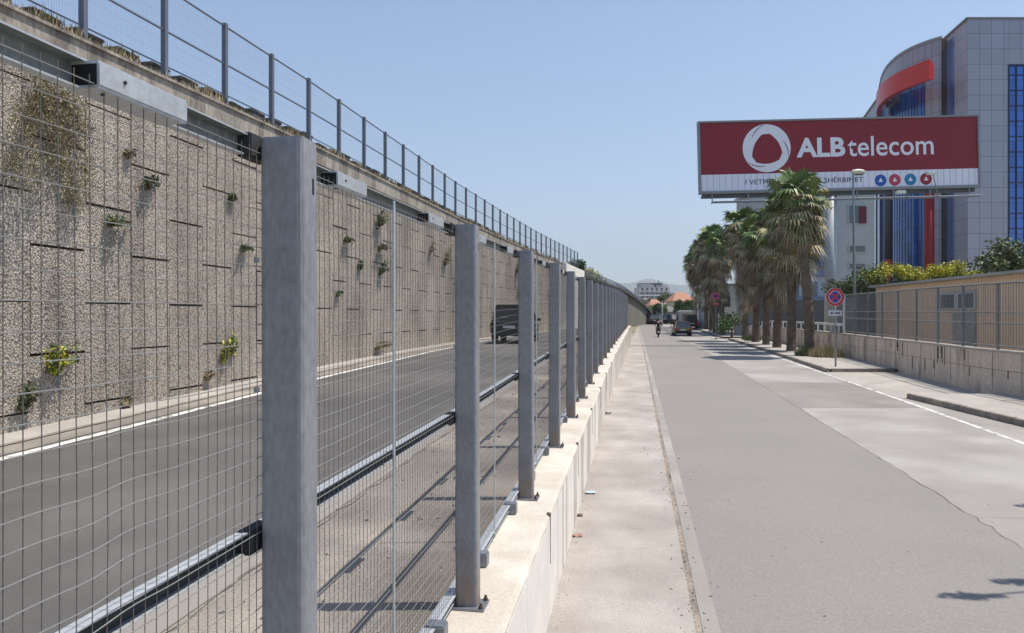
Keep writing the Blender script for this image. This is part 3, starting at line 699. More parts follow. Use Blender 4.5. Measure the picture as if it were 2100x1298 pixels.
# ------------------------------------------------------------------ blue glass building
bld = thing("glass_office_tower", (50, 80, 0), "large office block with grey panels, curved blue glass and a red canopy", "office building")
panel = grid_mat("facade_panel", (.35,.345,.41), (.14,.14,.175), 1.22, 1.56, .022, .4, .25, .5, .05)
panel_l = grid_mat("facade_panel_small", (.33,.325,.38), (.09,.095,.12), .8, 1.56, .022, .45, .2, .5, .05)
glass_b = grid_mat("blue_glass", (.02,.10,.36), (.012,.03,.11), .88, 1.56, .03, .12, 0, .8, .3)
glass_bb = grid_mat("bright_blue_glass", (.016,.13,.55), (.01,.02,.09), .83, 1.56, .03, .15, 0, .8, .25)
glass_p = grid_mat("pale_blue_glass", (.20,.28,.42), (.35,.38,.42), .9, 1.56, .04, .15, 0, .8, .12)
glass_v = grid_mat("violet_glass", (.055,.085,.24), (.03,.04,.09), 1.2, 1.56, .03, .15, 0, .7, .15)
def facade(name, pts, z0, z1, mat, parent, off=0):
    mb = MB(); s = 0; vs = []; fs = []; uvs = {}
    for (a, c) in zip(pts, pts[1:]):
        a, c = Vector((*a, 0)), Vector((*c, 0)); l = (c-a).length; d = (c-a)/l; n = Vector((d.y, -d.x, 0))*off
        i = len(vs); vs += [a+n+Z*z0, c+n+Z*z0, c+n+Z*z1, a+n+Z*z1]; uvs[len(fs)] = [(s, z0), (s+l, z0), (s+l, z1), (s, z1)]; fs.append((i, i+1, i+2, i+3)); s += l
    mb.add(vs, fs); mb.uv = uvs; return mb.build(name, mat, parent)
ZT = 32.65
facade("front_panels", [(46.2,75),(50.36,75)], 0, ZT, panel, bld)
facade("front_panels", [(50.36,75),(82,75)], 28.0, ZT, panel, bld)
facade("front_glass", [(50.36,75),(60.2,75)], 0, 28.0, glass_bb, bld, off=-.12)
facade("front_panels", [(60.2,75),(82,75)], 0, 28.0, panel, bld)
mb = MB(); mb.box(50.30,50.42,74.93,75.1,0,28.0); mb.box(50.42,60.2,74.93,75.1,27.95,28.06)
for k in range(1,12): mb.box(50.36+k*.83-.03,50.36+k*.83+.03,75.0,75.11,0,27.95)
for k in range(18): mb.box(50.42,60.2,75.03,75.11,.5+1.56*k-.04,.5+1.56*k+.04)
mb.build("mullions", M("dark_blue_mullion", (.012,.02,.075), .4), bld)
facade("side_panels", [(46.68,78),(46.2,75)], 0, ZT, panel_l, bld)
facade("side_glass", [(47.0,79.9),(46.68,78)], 0, ZT-.5, glass_v, bld)
facade("side_panels", [(47.0,79.9),(46.68,78)], ZT-.5, ZT, panel_l, bld)
mb = MB(); mb.add([(46.2,75,ZT),(82,75,ZT),(82,110,ZT),(58,100,ZT),(47.0,79.9,ZT)], [(0,1,2,3,4)]); mb.box(46.1,82,74.9,75.2,ZT,ZT+.18); mb.obox((46.6,77.7,ZT+.09), (.12,0,0), (.45,2.7,0), (0,0,.09)); mb.add([(82,75,0),(82,110,0),(82,110,ZT),(82,75,ZT)], [(0,1,2,3)]); mb.build("roof", M("roof_edge", (.22,.22,.24), .6), bld)
facade("dark_recess", [(46.95,80.9),(47.0,79.9)], 0, ZT-1.2, M("recess_dark", (.015,.018,.025), .5), bld)
ctrl = [(46.95,80.9),(46.2,82.1),(45.45,84.2),(45.3,87),(45.9,90.5),(47.2,94.4),(49.0,98.6),(50.8,103)]
def smooth_poly(pts, n=5):
    out = []
    P_ = [pts[0]]+pts+[pts[-1]]
    for i in range(1, len(P_)-2):
        p0, p1, p2, p3 = [Vector(q) for q in P_[i-1:i+3]]
        for k in range(n):
            t_ = k/n; out.append(tuple(.5*((2*p1)+(p2-p0)*t_+(2*p0-5*p1+4*p2-p3)*t_*t_+(3*p1-p0-3*p2+p3)*t_**3)))
    out.append(tuple(pts[-1])); return out
arc = smooth_poly(ctrl)
Z2 = EYE+30.4; ng = 6
arcr = arc[::-1]
i_g0 = ng; 
facade("curved_panels", arc[:ng+1][::-1], 0, Z2, panel_l, bld)
facade("curved_panels", arc[ng:][::-1], 28.9, Z2, panel_l, bld)
facade("curved_glass", arc[ng:30][::-1], 0, 28.9, glass_b, bld)
facade("curved_pale_glass", arc[29:][::-1], 0, 28.9, glass_p, bld)
mb = MB()
for q in range(ng, 30): mb.obox((arc[q][0]-.02, arc[q][1], 14.4), (.025,0,0), (0,.02,0), (0,0,14.4))
mb.build("curved_mullions", M("navy_mullion", (.015,.03,.10), .4), bld)
low = [(50.8,103),(53.9,114),(62,122)]
facade("low_panels", low[::-1], 0, Z2-.6, panel_l, bld)
facade("low_glass", [(54.5,113.0),(50.8,103)], 3, 22, glass_p, bld, off=.12)
mb = MB(); cap = [(*q, Z2) for q in arc]+[(53.9,114,Z2),(70,114,Z2),(70,80,Z2)]; mb.add(cap, [tuple(range(len(cap)))])
for a, c in zip(arc, arc[1:]): a, c = Vector((*a, Z2+.1)), Vector((*c, Z2+.1)); mb.obox((a+c)/2, (c-a)/2, Vector((.12,0,0)), Z*.12)
mb.build("curved_roof", M("roof_edge_light", (.3,.31,.34), .5), bld)
mb = MB(); mb.box(44.9,46.6,86.2,88.9,27.6,30.0)
for k in range(7): mb.box(44.84,44.9,86.3,88.8,27.8+k*.32,27.95+k*.32)
mb.build("roof_vent", M("vent_grey", (.13,.14,.19), .6), bld, bevel=.02)
# red canopy
outer = smooth_poly([(43.0,76.2),(42.3,78.7),(41.9,81.5),(42.2,84.4),(43.2,87.6),(44.9,91.0)], 5)
inner = [(45.9,80.6),(45.6,82.3),(45.3,84.5),(45.25,87),(45.8,90),(46.3,91.6)]; inner = smooth_poly(inner, 5)
inner = [(o_[0]+(i_[0]-o_[0])*.22+.35, o_[1]+(i_[1]-o_[1])*.22) for o_, i_ in zip(outer, inner)]
n = len(outer); mb = MB(); zb, zt = EYE+24.4, EYE+26.5
vs = [(*p, zb) for p in outer]+[(*p, zt) for p in outer]+[(*p, zb+.3) for p in inner]+[(*p, zt-.2) for p in inner]; fs = []
for i in range(n-1): fs += [(i, i+1, n+i+1, n+i), (n+i, n+i+1, 3*n+i+1, 3*n+i), (2*n+i, 2*n+i+1, i+1, i), (2*n+i, 3*n+i, 3*n+i+1, 2*n+i+1)]
fs += [(0, n, 3*n, 2*n), (n-1, 2*n-1, 4*n-1, 3*n-1)]
mb.add(vs, fs); mb.build("red_canopy", M("red_canopy_paint", (.55,.03,.018), .35, 0, .08), bld)
mb = MB(); mb.tube([(44.0,78,0), (44.0,78,19.5)], .48, 20); mb.tube([(44.0,78,19.5), (44.0,78,19.9)], .6, 20); mb.build("red_pillar", rust_red, bld, smooth=True)
mb = MB(); mb.tube([(43.0,84.5,0), (43.0,84.5,9.0)], .45, 16); mb.build("pillar_foot", M("orange_red_paint", (.5,.09,.06), .5), bld, smooth=True)
mb = MB(); mb.tube([(43.0,84.5,9.0), (43.0,84.5,19.5)], .44, 16); mb.build("grey_pillar", M("dark_pillar", (.06,.06,.07), .5), bld, smooth=True)

for q in (2, 8, 14, 20):
    mb = MB(); mb.tube([(outer[q][0]+.4, outer[q][1]+.3, zb+1.0), (47.4, 86, zb+1.2)], .09, 6); mb.build("canopy_bracket", galv, bld)
# ------------------------------------------------------------------ other buildings on the right
def windows(parent, rects, y, mat_f, mat_g, depth=.08, sub=True):
    for x0, x1, z0, z1 in rects:
        mb = MB(); mb.box(x0, x1, y-depth, y-.002, z0, z1); f = mb.build("window", mat_f, parent)
        mb = MB(); e = min(.12, (x1-x0)*.12); mb.box(x0+e, x1-e, y-depth-.02, y-depth-.003, z0+e, z1-e); q = mb.build("pane", mat_g); q.parent = f; q.location = -parent.location
mid = thing("white_office_block", (36, 70, 0), "pale grey office block with small dark windows behind the billboard pole", "office building")
plaster = M("pale_plaster", (.43,.44,.46), .8, 0, .12, .4, 8); blue_trim = M("blue_grey_trim", (.16,.19,.33), .6, 0, .1)
mb = MB(); mb.box(25.5, 34.3, 70, 84, 0, 15.5); mb.build("wall", plaster, mid)
mb = MB(); mb.box(25.3, 34.5, 69.8, 84.2, 15.5, 15.8); mb.build("roof", plaster, mid)
windows(mid, [(31.8,33.5,11.2,13.1),(31.8,33.5,8.5,9.3),(31.8,33.5,6.9,7.6),(31.9,32.4,4.6,5.4)], 70, plaster, glass_d)
mb = MB(); mb.box(32.8,33.5,69.86,69.89,11.3,12.9); mb.build("red_blind", M("red_blind", (.14,.025,.04), .7), mid)
mb = MB()
for z in (3.2, 6.3, 7.2, 9.4, 12.5): mb.box(25.6,30.6,69.6,70.0,z,z+.5)
mb.build("ledges", blue_trim, mid)
for x in (26.2, 28.0, 29.6):
    windows(mid, [(x, x+.9, z, z+1.5) for z in (4.3, 7.8, 10.4)], 70, blue_trim, glass_d)
mb = MB(); mb.box(22.8,30.9,68.2,70.0,0,4.0); mb.build("dark_glass_front", M("navy_glass", (.012,.018,.05), .15, 0, .1, spec=.7), mid)
mb = MB(); mb.box(22.7,31,68.0,70.0,4.0,4.35); mb.build("canopy", blue_trim, mid)
wh = thing("white_house", (25, 90, 0), "small white house glimpsed between the two groups of palms", "house")
mb = MB(); mb.box(24.5,31,90,98,0,6.2); mb.build("wall", white_m, wh); mb = MB(); mb.box(24.2,31.3,89.7,98.3,6.2,6.5); mb.build("roof", plaster, wh)
windows(wh, [(25.4,26.6,3.6,5.0),(27.6,28.8,3.6,5.0),(25.4,26.6,.9,2.3)], 90, plaster, glass_d)

# ------------------------------------------------------------------ billboard
bbd = thing("billboard", (21.8, 50.6, .6), "huge dark red telecom billboard on a pale round pole above the palms", "billboard")
BC = Vector((22.1, 50, EYE+(649-317)/F*50)); tl = math.atan(14/574.0); BU = Vector((math.cos(tl), 0, math.sin(tl))); BV = Vector((-math.sin(tl), 0, math.cos(tl))); BN = Vector((0,-1,0))
def B(px, py): # point of the board face from its drawing
    s = 50/F; u = (px-1720)*s; v = (317-(py+(px-1720)*math.tan(tl)))*s; return u, v
def bp3(u, v, o=0): return BC+BU*u+BV*v+BN*o
hw_, hh_ = 9.43, 2.37
vin_red = M("dark_red_vinyl", (.25,.013,.026), .45, 0, .06, .8, 6); vin_w = grid_mat("white_vinyl", (.82,.80,.9), (.60,.60,.74), .42, 50, .035, .5, 0, .3, .03)
fr_m = M("billboard_frame", (.1,.105,.12), .5, .3, .1)
mb = MB(); mb.obox(bp3(0,0,-.28), BU*hw_, BN*.26, BV*hh_); mb.build("cabinet", fr_m, bbd)
mb = MB(); lw = .06
for u, v, a, c in ((0,hh_,hw_+lw,lw),(0,-hh_-.03,hw_+lw,lw+.03),(-hw_,0,lw,hh_-lw),(hw_,0,lw,hh_-lw)): mb.obox(bp3(u,v,-.1), BU*a, BN*.2, BV*c)
mb.build("frame", M("frame_edge", (.25,.25,.26), .5, .2, .1), bbd)
vs_ = B(1720, 317-0)[1]; vsp = B(1435, 360)[1]
mb = MB(); mb.obox(bp3(0,(hh_-lw+vsp)/2,0), BU*(hw_-lw), BN*.015, BV*((hh_-lw-vsp)/2)); mb.build("red_banner", vin_red, bbd)
mb = MB(); q0, q1 = -hh_+lw, vsp
mb.add([bp3(-hw_+lw,q0,.015), bp3(hw_-lw,q0,.015), bp3(hw_-lw,q1,.015), bp3(-hw_+lw,q1,.015)], [(0,1,2,3)]); mb.uv = {0: [(0,0),(18.7,0),(18.7,1),(0,1)]}; mb.build("white_banner", vin_w, bbd)
ink_w = M("white_lettering", (.82,.80,.88), .5, 0, .05); ink_d = M("dark_lettering", (.05,.03,.06), .5, 0, 0)
def text_mesh(name, s, u0, u1, v0, v1, mat, parent, origin, bu, bv, bn, out, bold=0, th=.01, spacing=1.0):
    cu = bpy.data.curves.new(name, 'FONT'); cu.body = s; cu.size = 1; cu.offset = bold; cu.extrude = 0; cu.space_character = spacing; cu.resolution_u = 4
    to = bpy.data.objects.new(name, cu); coll.objects.link(to); bpy.context.view_layer.update()
    me = bpy.data.meshes.new_from_object(to.evaluated_get(bpy.context.evaluated_depsgraph_get())); bpy.data.objects.remove(to)
    xs = [v.co.x for v in me.vertices]; yq = [v.co.y for v in me.vertices]; X0, X1, Y0, Y1 = min(xs), max(xs), min(yq), max(yq)
    off = parent.location
    for v in me.vertices:
        u = u0+(v.co.x-X0)/(X1-X0)*(u1-u0); vv = v0+(v.co.y-Y0)/(Y1-Y0)*(v1-v0); v.co = origin+bu*u+bv*vv+bn*out-off
    me.materials.clear(); me.materials.append(mat); o = bpy.data.objects.new(name, me); coll.objects.link(o); o.parent = parent; return o
def btext(name, s, px0, px1, py0, py1, mat, bold):
    m_ = (px0+px1)/2; u0, _ = B(px0, 0); u1, _ = B(px1, 0); _, v1 = B(m_, py0); _, v0 = B(m_, py1)
    return text_mesh(name, s, u0, u1, v0, v1, mat, bbd, BC, BU, BV, BN, .03, bold)
btext("bold_lettering", "ALB", 1633, 1733, 283, 323, ink_w, .034)
btext("thin_lettering", "telecom", 1738, 1914, 279, 320, ink_w, .008)
btext("slogan_lettering", "I VETMI ME TË GJITHA SHËRBIMET", 1527, 1768, 364.5, 380, ink_d, .0)
def disc(mb, u, v, r, out, n=40, mi=0, k=None):
    vs = [bp3(u+r*math.cos(2*math.pi*i/n), v+r*math.sin(2*math.pi*i/n), out) for i in range(n)]; mb.add(vs, [tuple(range(n))], mi)
cu_, cv_ = B(1572, 305); Rl = 1.62
mb = MB(); disc(mb, cu_, cv_, Rl, .022, 64); mb.build("logo_disc", ink_w, bbd)
# rounded triangle with bulging sides
tri = [(-.05,1.2),(-1.02,-.80),(1.1,-.60)]; mb = MB(); pts = []
for i in range(3):
    a, c = Vector(tri[i]), Vector(tri[(i+1) % 3]); d = c-a; nr = Vector((d.y, -d.x)).normalized(); nr = nr if nr.dot((a+c)/2) > 0 else -nr
    for k in range(1, 12): t_ = .06+.88*k/12; pts.append(a.lerp(c, t_)+nr*.30*math.sin(math.pi*t_)*1.0)
mb.add([bp3(cu_+p.x, cv_+p.y-.05, .03) for p in pts], [tuple(range(len(pts)))]); mb.build("logo_triangle", vin_red, bbd)
mb = MB()
for k in range(3):                     # three thin crescents where the bands overlap
    a0 = R_(95+120*k); prv = None
    for j in range(13):
        a = a0+R_(4.2*j); rr = Rl*(.99-.020*j); p = (cu_+rr*math.cos(a), cv_+rr*math.sin(a)); wdt = .05*math.sin(math.pi*(j+.5)/13)+.01
        q = (cu_+(rr-wdt)*math.cos(a), cv_+(rr-wdt)*math.sin(a))
        if prv: mb.add([bp3(*prv[0], .034), bp3(*p, .034), bp3(*q, .034), bp3(*prv[1], .034)], [(0,1,2,3)])
        prv = (p, q)
mb.build("logo_crescents", vin_red, bbd)
for px, py, cl in ((1804,371,(.02,.10,.42)),(1833,370,(.5,.05,.10)),(1865,369,(.02,.22,.42)),(1897,368,(.30,.02,.03))):
    u, v = B(px, py); mb = MB(); disc(mb, u, v, .40, .022, 24); o = mb.build("round_icon", M("icon_colour", cl, .5, 0, 0), bbd)
    mb = MB()
    for k in range(2): vs = [bp3(u+.15*math.cos(a)*(1-.5*k), v-.05+.12*k+.07*math.sin(a), .03+.002*k) for a in [2*math.pi*i/12 for i in range(12)]]; mb.add(vs, [tuple(range(12))])
    q = mb.build("icon_mark", ink_w); q.parent = o; q.location = -bbd.location
mb = MB(); mb.tube([(21.8,50.6,.4), (21.8,50.6,11.4)], .40, 24); mb.build("pole", M("pale_pole", (.42,.44,.47), .55, .1, .12), bbd, smooth=True)
mb = MB(); mb.obox(bp3(0,-hh_-.25,-.3), BU*hw_*.98, BN*.12, BV*.12)
mb.obox(bp3(0,-hh_-.25,-.6), BU*hw_*.98, BN*.05, BV*.08); mb.build("support_beam", fr_m, bbd)
mb = MB()
for px in (1458, 1532, 1606, 1680, 1755, 1830, 1905, 1985):
    u, v = B(px, 396); mb.tube([bp3(u,-hh_,0), bp3(u,-hh_-.72,.0)], .045, 6); mb.tube([bp3(u,-hh_-.72,-.3), bp3(u,-hh_-.72,.55)], .04, 6)
for o_ in (.05, .5): mb.tube([bp3(-8.7,-hh_-.72,o_), bp3(9.35,-hh_-.72,o_)], .045, 6)
mb.build("catwalk", galv, bbd)
for px, top in ((1822, 404), (1884, 366)):
    u, v = B(px, top); o_ = 1.6; mb = MB(); mb.tube([bp3(u+.9,-hh_-.72,.5), bp3(u+.6,-hh_-.55,1.0), bp3(u,v,o_)], .03, 6); f = mb.build("floodlight_arm", galv, bbd)
    mb = MB(); mb.obox(bp3(u-.1,v+.02,o_), BU*.3, BN*.15, BV*.1); q = mb.build("floodlight", white_m, bevel=.03); q.parent = f; q.location = -bbd.location

# ------------------------------------------------------------------ street lamp
lp = thing("street_lamp", (18.5,40,.6), "slim street lamp with a flat oval head before the billboard's white strip", "street lamp")
mb = MB(); mb.tube([(18.55,40,.6), (18.52,40,5), (18.45,40,10.15), (18.5,40,10.3)], [.09,.075,.05,.045], 10); mb.build("pole", galv, lp, smooth=True)
mb = MB(); n_ = 16
ringv = []
for zz, s_ in ((10.22,.6),(10.28,1.0),(10.38,1.0),(10.46,.7),(10.49,.3)):
    ringv.append([(18.72+.40*s_*math.cos(2*math.pi*i/n_), 40+.2*s_*math.sin(2*math.pi*i/n_), zz) for i in range(n_)])
vs = sum(ringv, []); fs = [(j*n_+i, j*n_+(i+1) % n_, (j+1)*n_+(i+1) % n_, (j+1)*n_+i) for j in range(4) for i in range(n_)]+[tuple(range(n_)), tuple(4*n_+i for i in range(n_))]
mb.add(vs, fs); hd_ = mb.build("lamp_head", M("cream_lamp_head", (.55,.53,.45), .5), lp, smooth=True)
mb = MB(); mb.tube([(18.45,40,10.3), (18.72,40,10.32)], .03, 8); mb.build("arm", galv, lp)
mb = MB(); mb.obox((18.78,40,10.2), (.2,0,0), (0,.1,0), (0,0,.03)); q = mb.build("lens", glass_d, bevel=.01); q.parent = hd_; q.location = -lp.location

# ------------------------------------------------------------------ no stopping signs
def cyl_disc(mb, c, r, y0, y1, n=40, mi=0): mb.tube([(c[0], y0, c[1]), (c[0], y1, c[1])], r, n, mi)
red_p = M("sign_red", (.55,.03,.04), .45, 0, .05); blue_p = M("sign_blue", (.03,.06,.32), .45, 0, .05); sign_w = M("sign_white", (.62,.62,.66), .5, 0, .05)
def nostop(X, Y, base, zc_, r, label, plate_red=False):
    o = thing("no_stopping_sign", (X, Y, base), label, "road sign")
    mb = MB(); mb.tube([(X,Y+.04,base-.05), (X-.03,Y+.04,zc_+r*.6)], .035, 10); mb.build("pole", galv, o, smooth=True)
    mb = MB(); cyl_disc(mb, (X-.05, zc_), r, Y-.02, Y); ds = mb.build("sign_disc", sign_w, o)
    def sub(mb, nm, m): q = mb.build(nm, m); q.parent = ds; q.location = -o.location
    mb = MB(); n = 48; X_ = X-.05
    vs = []; 
    for rr in (r*.97, r*.70): vs += [(X_+rr*math.cos(2*math.pi*i/n), Y-.026, zc_+rr*math.sin(2*math.pi*i/n)) for i in range(n)]
    mb.add(vs, [(i, (i+1) % n, n+(i+1) % n, n+i) for i in range(n)]); sub(mb, "red_ring", red_p)
    mb = MB()
    for k in range(4):                         # four blue quarters between the bars of the cross
        a0 = R_(90*k-33); pts = [(X_+.13*r*math.cos(R_(90*k)), zc_+.13*r*math.sin(R_(90*k)))]+[(X_+.62*r*math.cos(a0+R_(66*j/10)), zc_+.62*r*math.sin(a0+R_(66*j/10))) for j in range(11)]
        mb.add([(x, Y-.027, z) for x, z in pts], [tuple(range(len(pts)))])
    sub(mb, "blue_quarters", blue_p)
    mb = MB()
    for s_ in (-1, 1): mb.obox((X_, Y-.0275-.0008*s_, zc_), Vector((1,0,s_))*.43*r, (0,.0004,0), Vector((-s_,0,1))*.065*r)
    sub(mb, "red_cross", red_p)
    pz = zc_-r-.28
    mb = MB(); mb.box(X_-.27, X_+.27, Y-.015, Y, pz-.11, pz+.11); pt = mb.build("sign_plate", red_p if plate_red else sign_w, o, bevel=.004)
    mb = MB(); mb.box(X_-.16,X_-.02,Y-.02,Y-.017,pz-.015,pz+.015); mb.add([(X_-.22,Y-.019,pz),(X_-.13,Y-.019,pz+.05),(X_-.13,Y-.019,pz-.05)], [(0,1,2)])
    for i_, k in enumerate((.02,.07,.125,.175)): mb.box(X_+k, X_+k+.035, Y-.02, Y-.017, pz-.04, pz+.04)
    q = mb.build("plate_arrow", sign_w if plate_red else black_m); q.parent = pt; q.location = -o.location
nostop(13.06, 29.8, zr(29.8)+.13, PZ(610, 29.8), .37, "red-ringed no stopping sign with a white plate on the pavement corner")
nostop(P(60,7.9)-1.3, 60, zr(60)+.1, PZ(608, 60), .36, "small distant red round sign with a red plate among the palms", True)

# ------------------------------------------------------------------ palms
PG, PDK, PO, PDD, PST = M("palm_green", (.125,.185,.055), .5, 0, .3, 1.5, 12), M("palm_dark_green", (.07,.115,.04), .5, 0, .3, 1.5, 12), M("palm_olive", (.21,.195,.085), .6, 0, .35, 1.5, 12), M("palm_dead", (.21,.15,.10), .85, 0, .5, 1, 12), M("palm_straw", (.45,.37,.23), .8, 0, .3, 1.5, 12)
def fan(mb, base, d, R, lp_, nseg, mi, r, droop=.25, wmul=1.0):
    side = d.cross(Z); side = side.normalized() if side.length > .05 else Vector((1,0,0)); roll = r.uniform(-.5,.5)
    up_ = side.cross(d).normalized(); side = (side*math.cos(roll)+up_*math.sin(roll)).normalized(); up_ = side.cross(d).normalized()
    tip = base+d*lp_-Z*(.08*lp_); m_ = (base+tip)/2+Z*.04*lp_
    mb.add([base+side*.02, base-side*.02, m_-side*.014, tip-side*.01, tip+side*.01, m_+side*.014], [(0,1,2,5),(5,2,3,4)], mi[1])
    for k in range(nseg):
        a = (k/(nseg-1)-.5)*R_(165); q = d*math.cos(a)+side*math.sin(a); L = R*(.75+.25*math.cos(a))*r.uniform(.85,1.1)
        pw = q.cross(up_).normalized()*(.055*R*wmul); mid_ = tip+q*L*.58+up_*.03-Z*(droop*.12*L); end = tip+q*L*.92-Z*(droop*L*r.uniform(.5,1.1))
        mb.add([tip, mid_-pw, end, mid_+pw], [(0,1,2,3)], mi[0])
def palm(name, H, skirt_z, seed, label, group, cr=1.0, dead_r=1.25, n_green=46, stalks=False, lean=0):
    r = random.Random(seed); o = thing(name, (0,0,0), label, "palm tree", group)
    top = Vector((lean, 0, H-1.25*cr)); mb = MB(); pts = []; rs = []
    for k in range(25):
        t_ = k/24; pts.append(Vector((lean*t_*t_+.04*math.sin(t_*5+seed), .04*math.cos(t_*4+seed), t_*(H-1.25*cr)-.1))); rs.append((.25 if t_ > .04 else .31)-.05*t_+r.uniform(-.018,.018))
    mb.tube(pts, rs, 12)
    for k in range(int((H-1.5)/.12)):       # old leaf-base rings
        z = .2+k*.12; t_ = z/(H-1.25); 
        for j in range(6):
            a = r.uniform(0,6.28); rr = .235-.05*t_; c = Vector((lean*t_*t_+.04*math.sin(t_*5+seed)+rr*math.cos(a), .04*math.cos(t_*4+seed)+rr*math.sin(a), z)); mb.obox(c, Vector((math.cos(a),math.sin(a),0))*.025, Vector((-math.sin(a),math.cos(a),0))*.05, Z*.03+Vector((math.cos(a),math.sin(a),0))*.02)
    mb.build("trunk", bark, o)
    mb = MB()
    for k in range(n_green):
        th = R_(8)+R_(92)*((k+.5)/n_green)**.75; ph = k*2.39996+r.uniform(-.3,.3); d = Vector((math.sin(th)*math.cos(ph), math.sin(th)*math.sin(ph), math.cos(th)))
        fan(mb, top+Z*.05, d, .95*cr*r.uniform(.75,1.2), .9*cr*r.uniform(.65,1.25), 18, (0 if r.random() < .72 else (1 if th < 1.2 else 2), 2), r, .15+.25*th)
    mb.build("crown", [PG, PDK, PO], o)
    mb = MB(); nd = 50
    for k in range(nd):
        th = R_(80)+R_(72)*((k+.5)/nd)**1.1; ph = k*2.39996+r.uniform(-.3,.3); d = Vector((math.sin(th)*math.cos(ph), math.sin(th)*math.sin(ph), math.cos(th)))
        fan(mb, top-Z*(.1+.9*k/nd), d, .9*cr*r.uniform(.7,1.2), .9*cr*r.uniform(.5,1.15), 14, ((0 if r.random() < .62 else 2) if k < nd*.6 else (0 if r.random() < .25 else (1 if r.random() < .7 else 2)), 2), r, .55)
    ns = int(max(0, (H-2.2-skirt_z))*17)
    for k in range(ns):
        z = skirt_z+.9+(H-2.2-skirt_z)*(k+.5)/max(1, ns); ph = r.uniform(0, 6.283); t_ = (z-skirt_z)/max(.1, H-skirt_z)
        d = Vector((math.cos(ph)*.55, math.sin(ph)*.55, -1)).normalized(); rad = dead_r*(.30+.48*t_)*r.uniform(.35,1.35)
        fan(mb, Vector((lean*(z/H)**2+math.cos(ph)*rad*.55, math.sin(ph)*rad*.55, z)), d, .62*r.uniform(.8,1.2), .3, 11, (1 if r.random() < .5 else (2 if r.random() < .5 else 0), 1), r, .8, .8)
    mb.build("dead_fronds", [PO, PDD, PST], o)
    if stalks:
        mb = MB()
        for k in range(26):
            a = r.uniform(0,6.28); e = top+Vector((math.cos(a)*r.uniform(.1,.5), math.sin(a)*r.uniform(.1,.5)-.3, r.uniform(-.5,.95))); mb.tube([top, (top+e)/2+Z*.1, e], [.03,.02,.008], 4); leaf_quads(mb, e, (.12,.12,.16), 16, .045, [0], r)
        mb.build("flower_stalks", M("dry_stalk", (.45,.32,.22), .8, 0, .2), o)
    return o
GP = "palms planted along the right kerb"
palms = [ # Y, px, top y, skirt bottom y
 (37, 1659, 362, 500, 1, "nearest palm, tall with a bright green tuft overlapping the billboard", 1.05),
 (41, 1622, 436, 610, 2, "second palm from the front, its brown skirt hanging beside the billboard's left half", 1.1),
 (45, 1593, 404, 640, 3, "third palm from the front, with a long brown skirt of dead fans", 1.1),
 (49, 1571, 452, 620, 4, "fourth palm from the front, in the middle of the nearer row", 1.1),
 (53.5, 1550, 446, 640, 5, "fifth palm from the front, slimmer trunk in the nearer row", 1.15),
 (58.5, 1529, 428, 650, 6, "last palm of the nearer row, its green top pointing into open sky", 1.2),
 (74, 1481, 478, 632, 7, "first palm of the distant group, beside the small far sign", 1.25),
 (79.5, 1468, 466, 650, 8, "second palm of the distant group with a broad green top", 1.3),
 (85, 1459, 492, 636, 9, "third palm of the distant group, in its middle", 1.3),
 (90.5, 1449, 484, 650, 10, "fourth palm of the distant group", 1.3),
 (96.5, 1439, 500, 652, 11, "fifth palm of the distant group, half hidden by its neighbours", 1.35),
 (103, 1430, 520, 654, 12, "farthest palm at the left end of the distant group", 1.35)]
for Y, px, ty, sy, sd_, lb, cr in palms:
    base = zr(Y)+.1; H = PZ(ty, Y)-base; sk = PZ(sy, Y)-base
    o = palm("palm_tree", H, max(1.7, sk), sd_, lb, GP, cr, dead_r=1.55*cr/1.1, stalks=(sd_ == 1), n_green=32, lean=-.6 if sd_ == 1 else ((sd_*37) % 11-5)*.06)
    o.location = (PX(px, Y), Y, base); o.rotation_euler = (0,0,sd_*1.3-1.3)
# dry grass clumps at the foot of the nearest palms
for X, Y, wd, n, mts, lb in ((15.25,35.9,.75,1200,[PST,PST,PO],"large straw-coloured grass clump at the foot of the nearest palm"),(14.45,36.6,.4,350,[L_GREEN,L_OLIVE],"small green grass tuft left of the straw clump"),(18.2,56,.6,420,[L_OLIVE,L_GREEN],"low green clump at the foot of the farther palms of the nearer row")):
    o = thing("grass_clump", (X, Y, zr(Y)+.1), lb, "grass clump"); mb = MB(); r = random.Random(n)
    for k in range(n):
        a = r.uniform(0,6.28); q = r.random()**.6*wd; x, y = X+math.cos(a)*q, Y+math.sin(a)*q; h = r.uniform(.3,.95)*(1-.5*q/wd); b_ = r.uniform(0,6.28)
        mb.add([(x-.02*math.cos(b_),y-.02*math.sin(b_),zr(Y)+.1),(x+.02*math.cos(b_),y+.02*math.sin(b_),zr(Y)+.1),(x+math.cos(a)*.2*r.random(),y+math.sin(a)*.2*r.random(),zr(Y)+.1+h)], [(0,1,2)], r.randrange(len(mts)))
    mb.build("blades", mts, o)

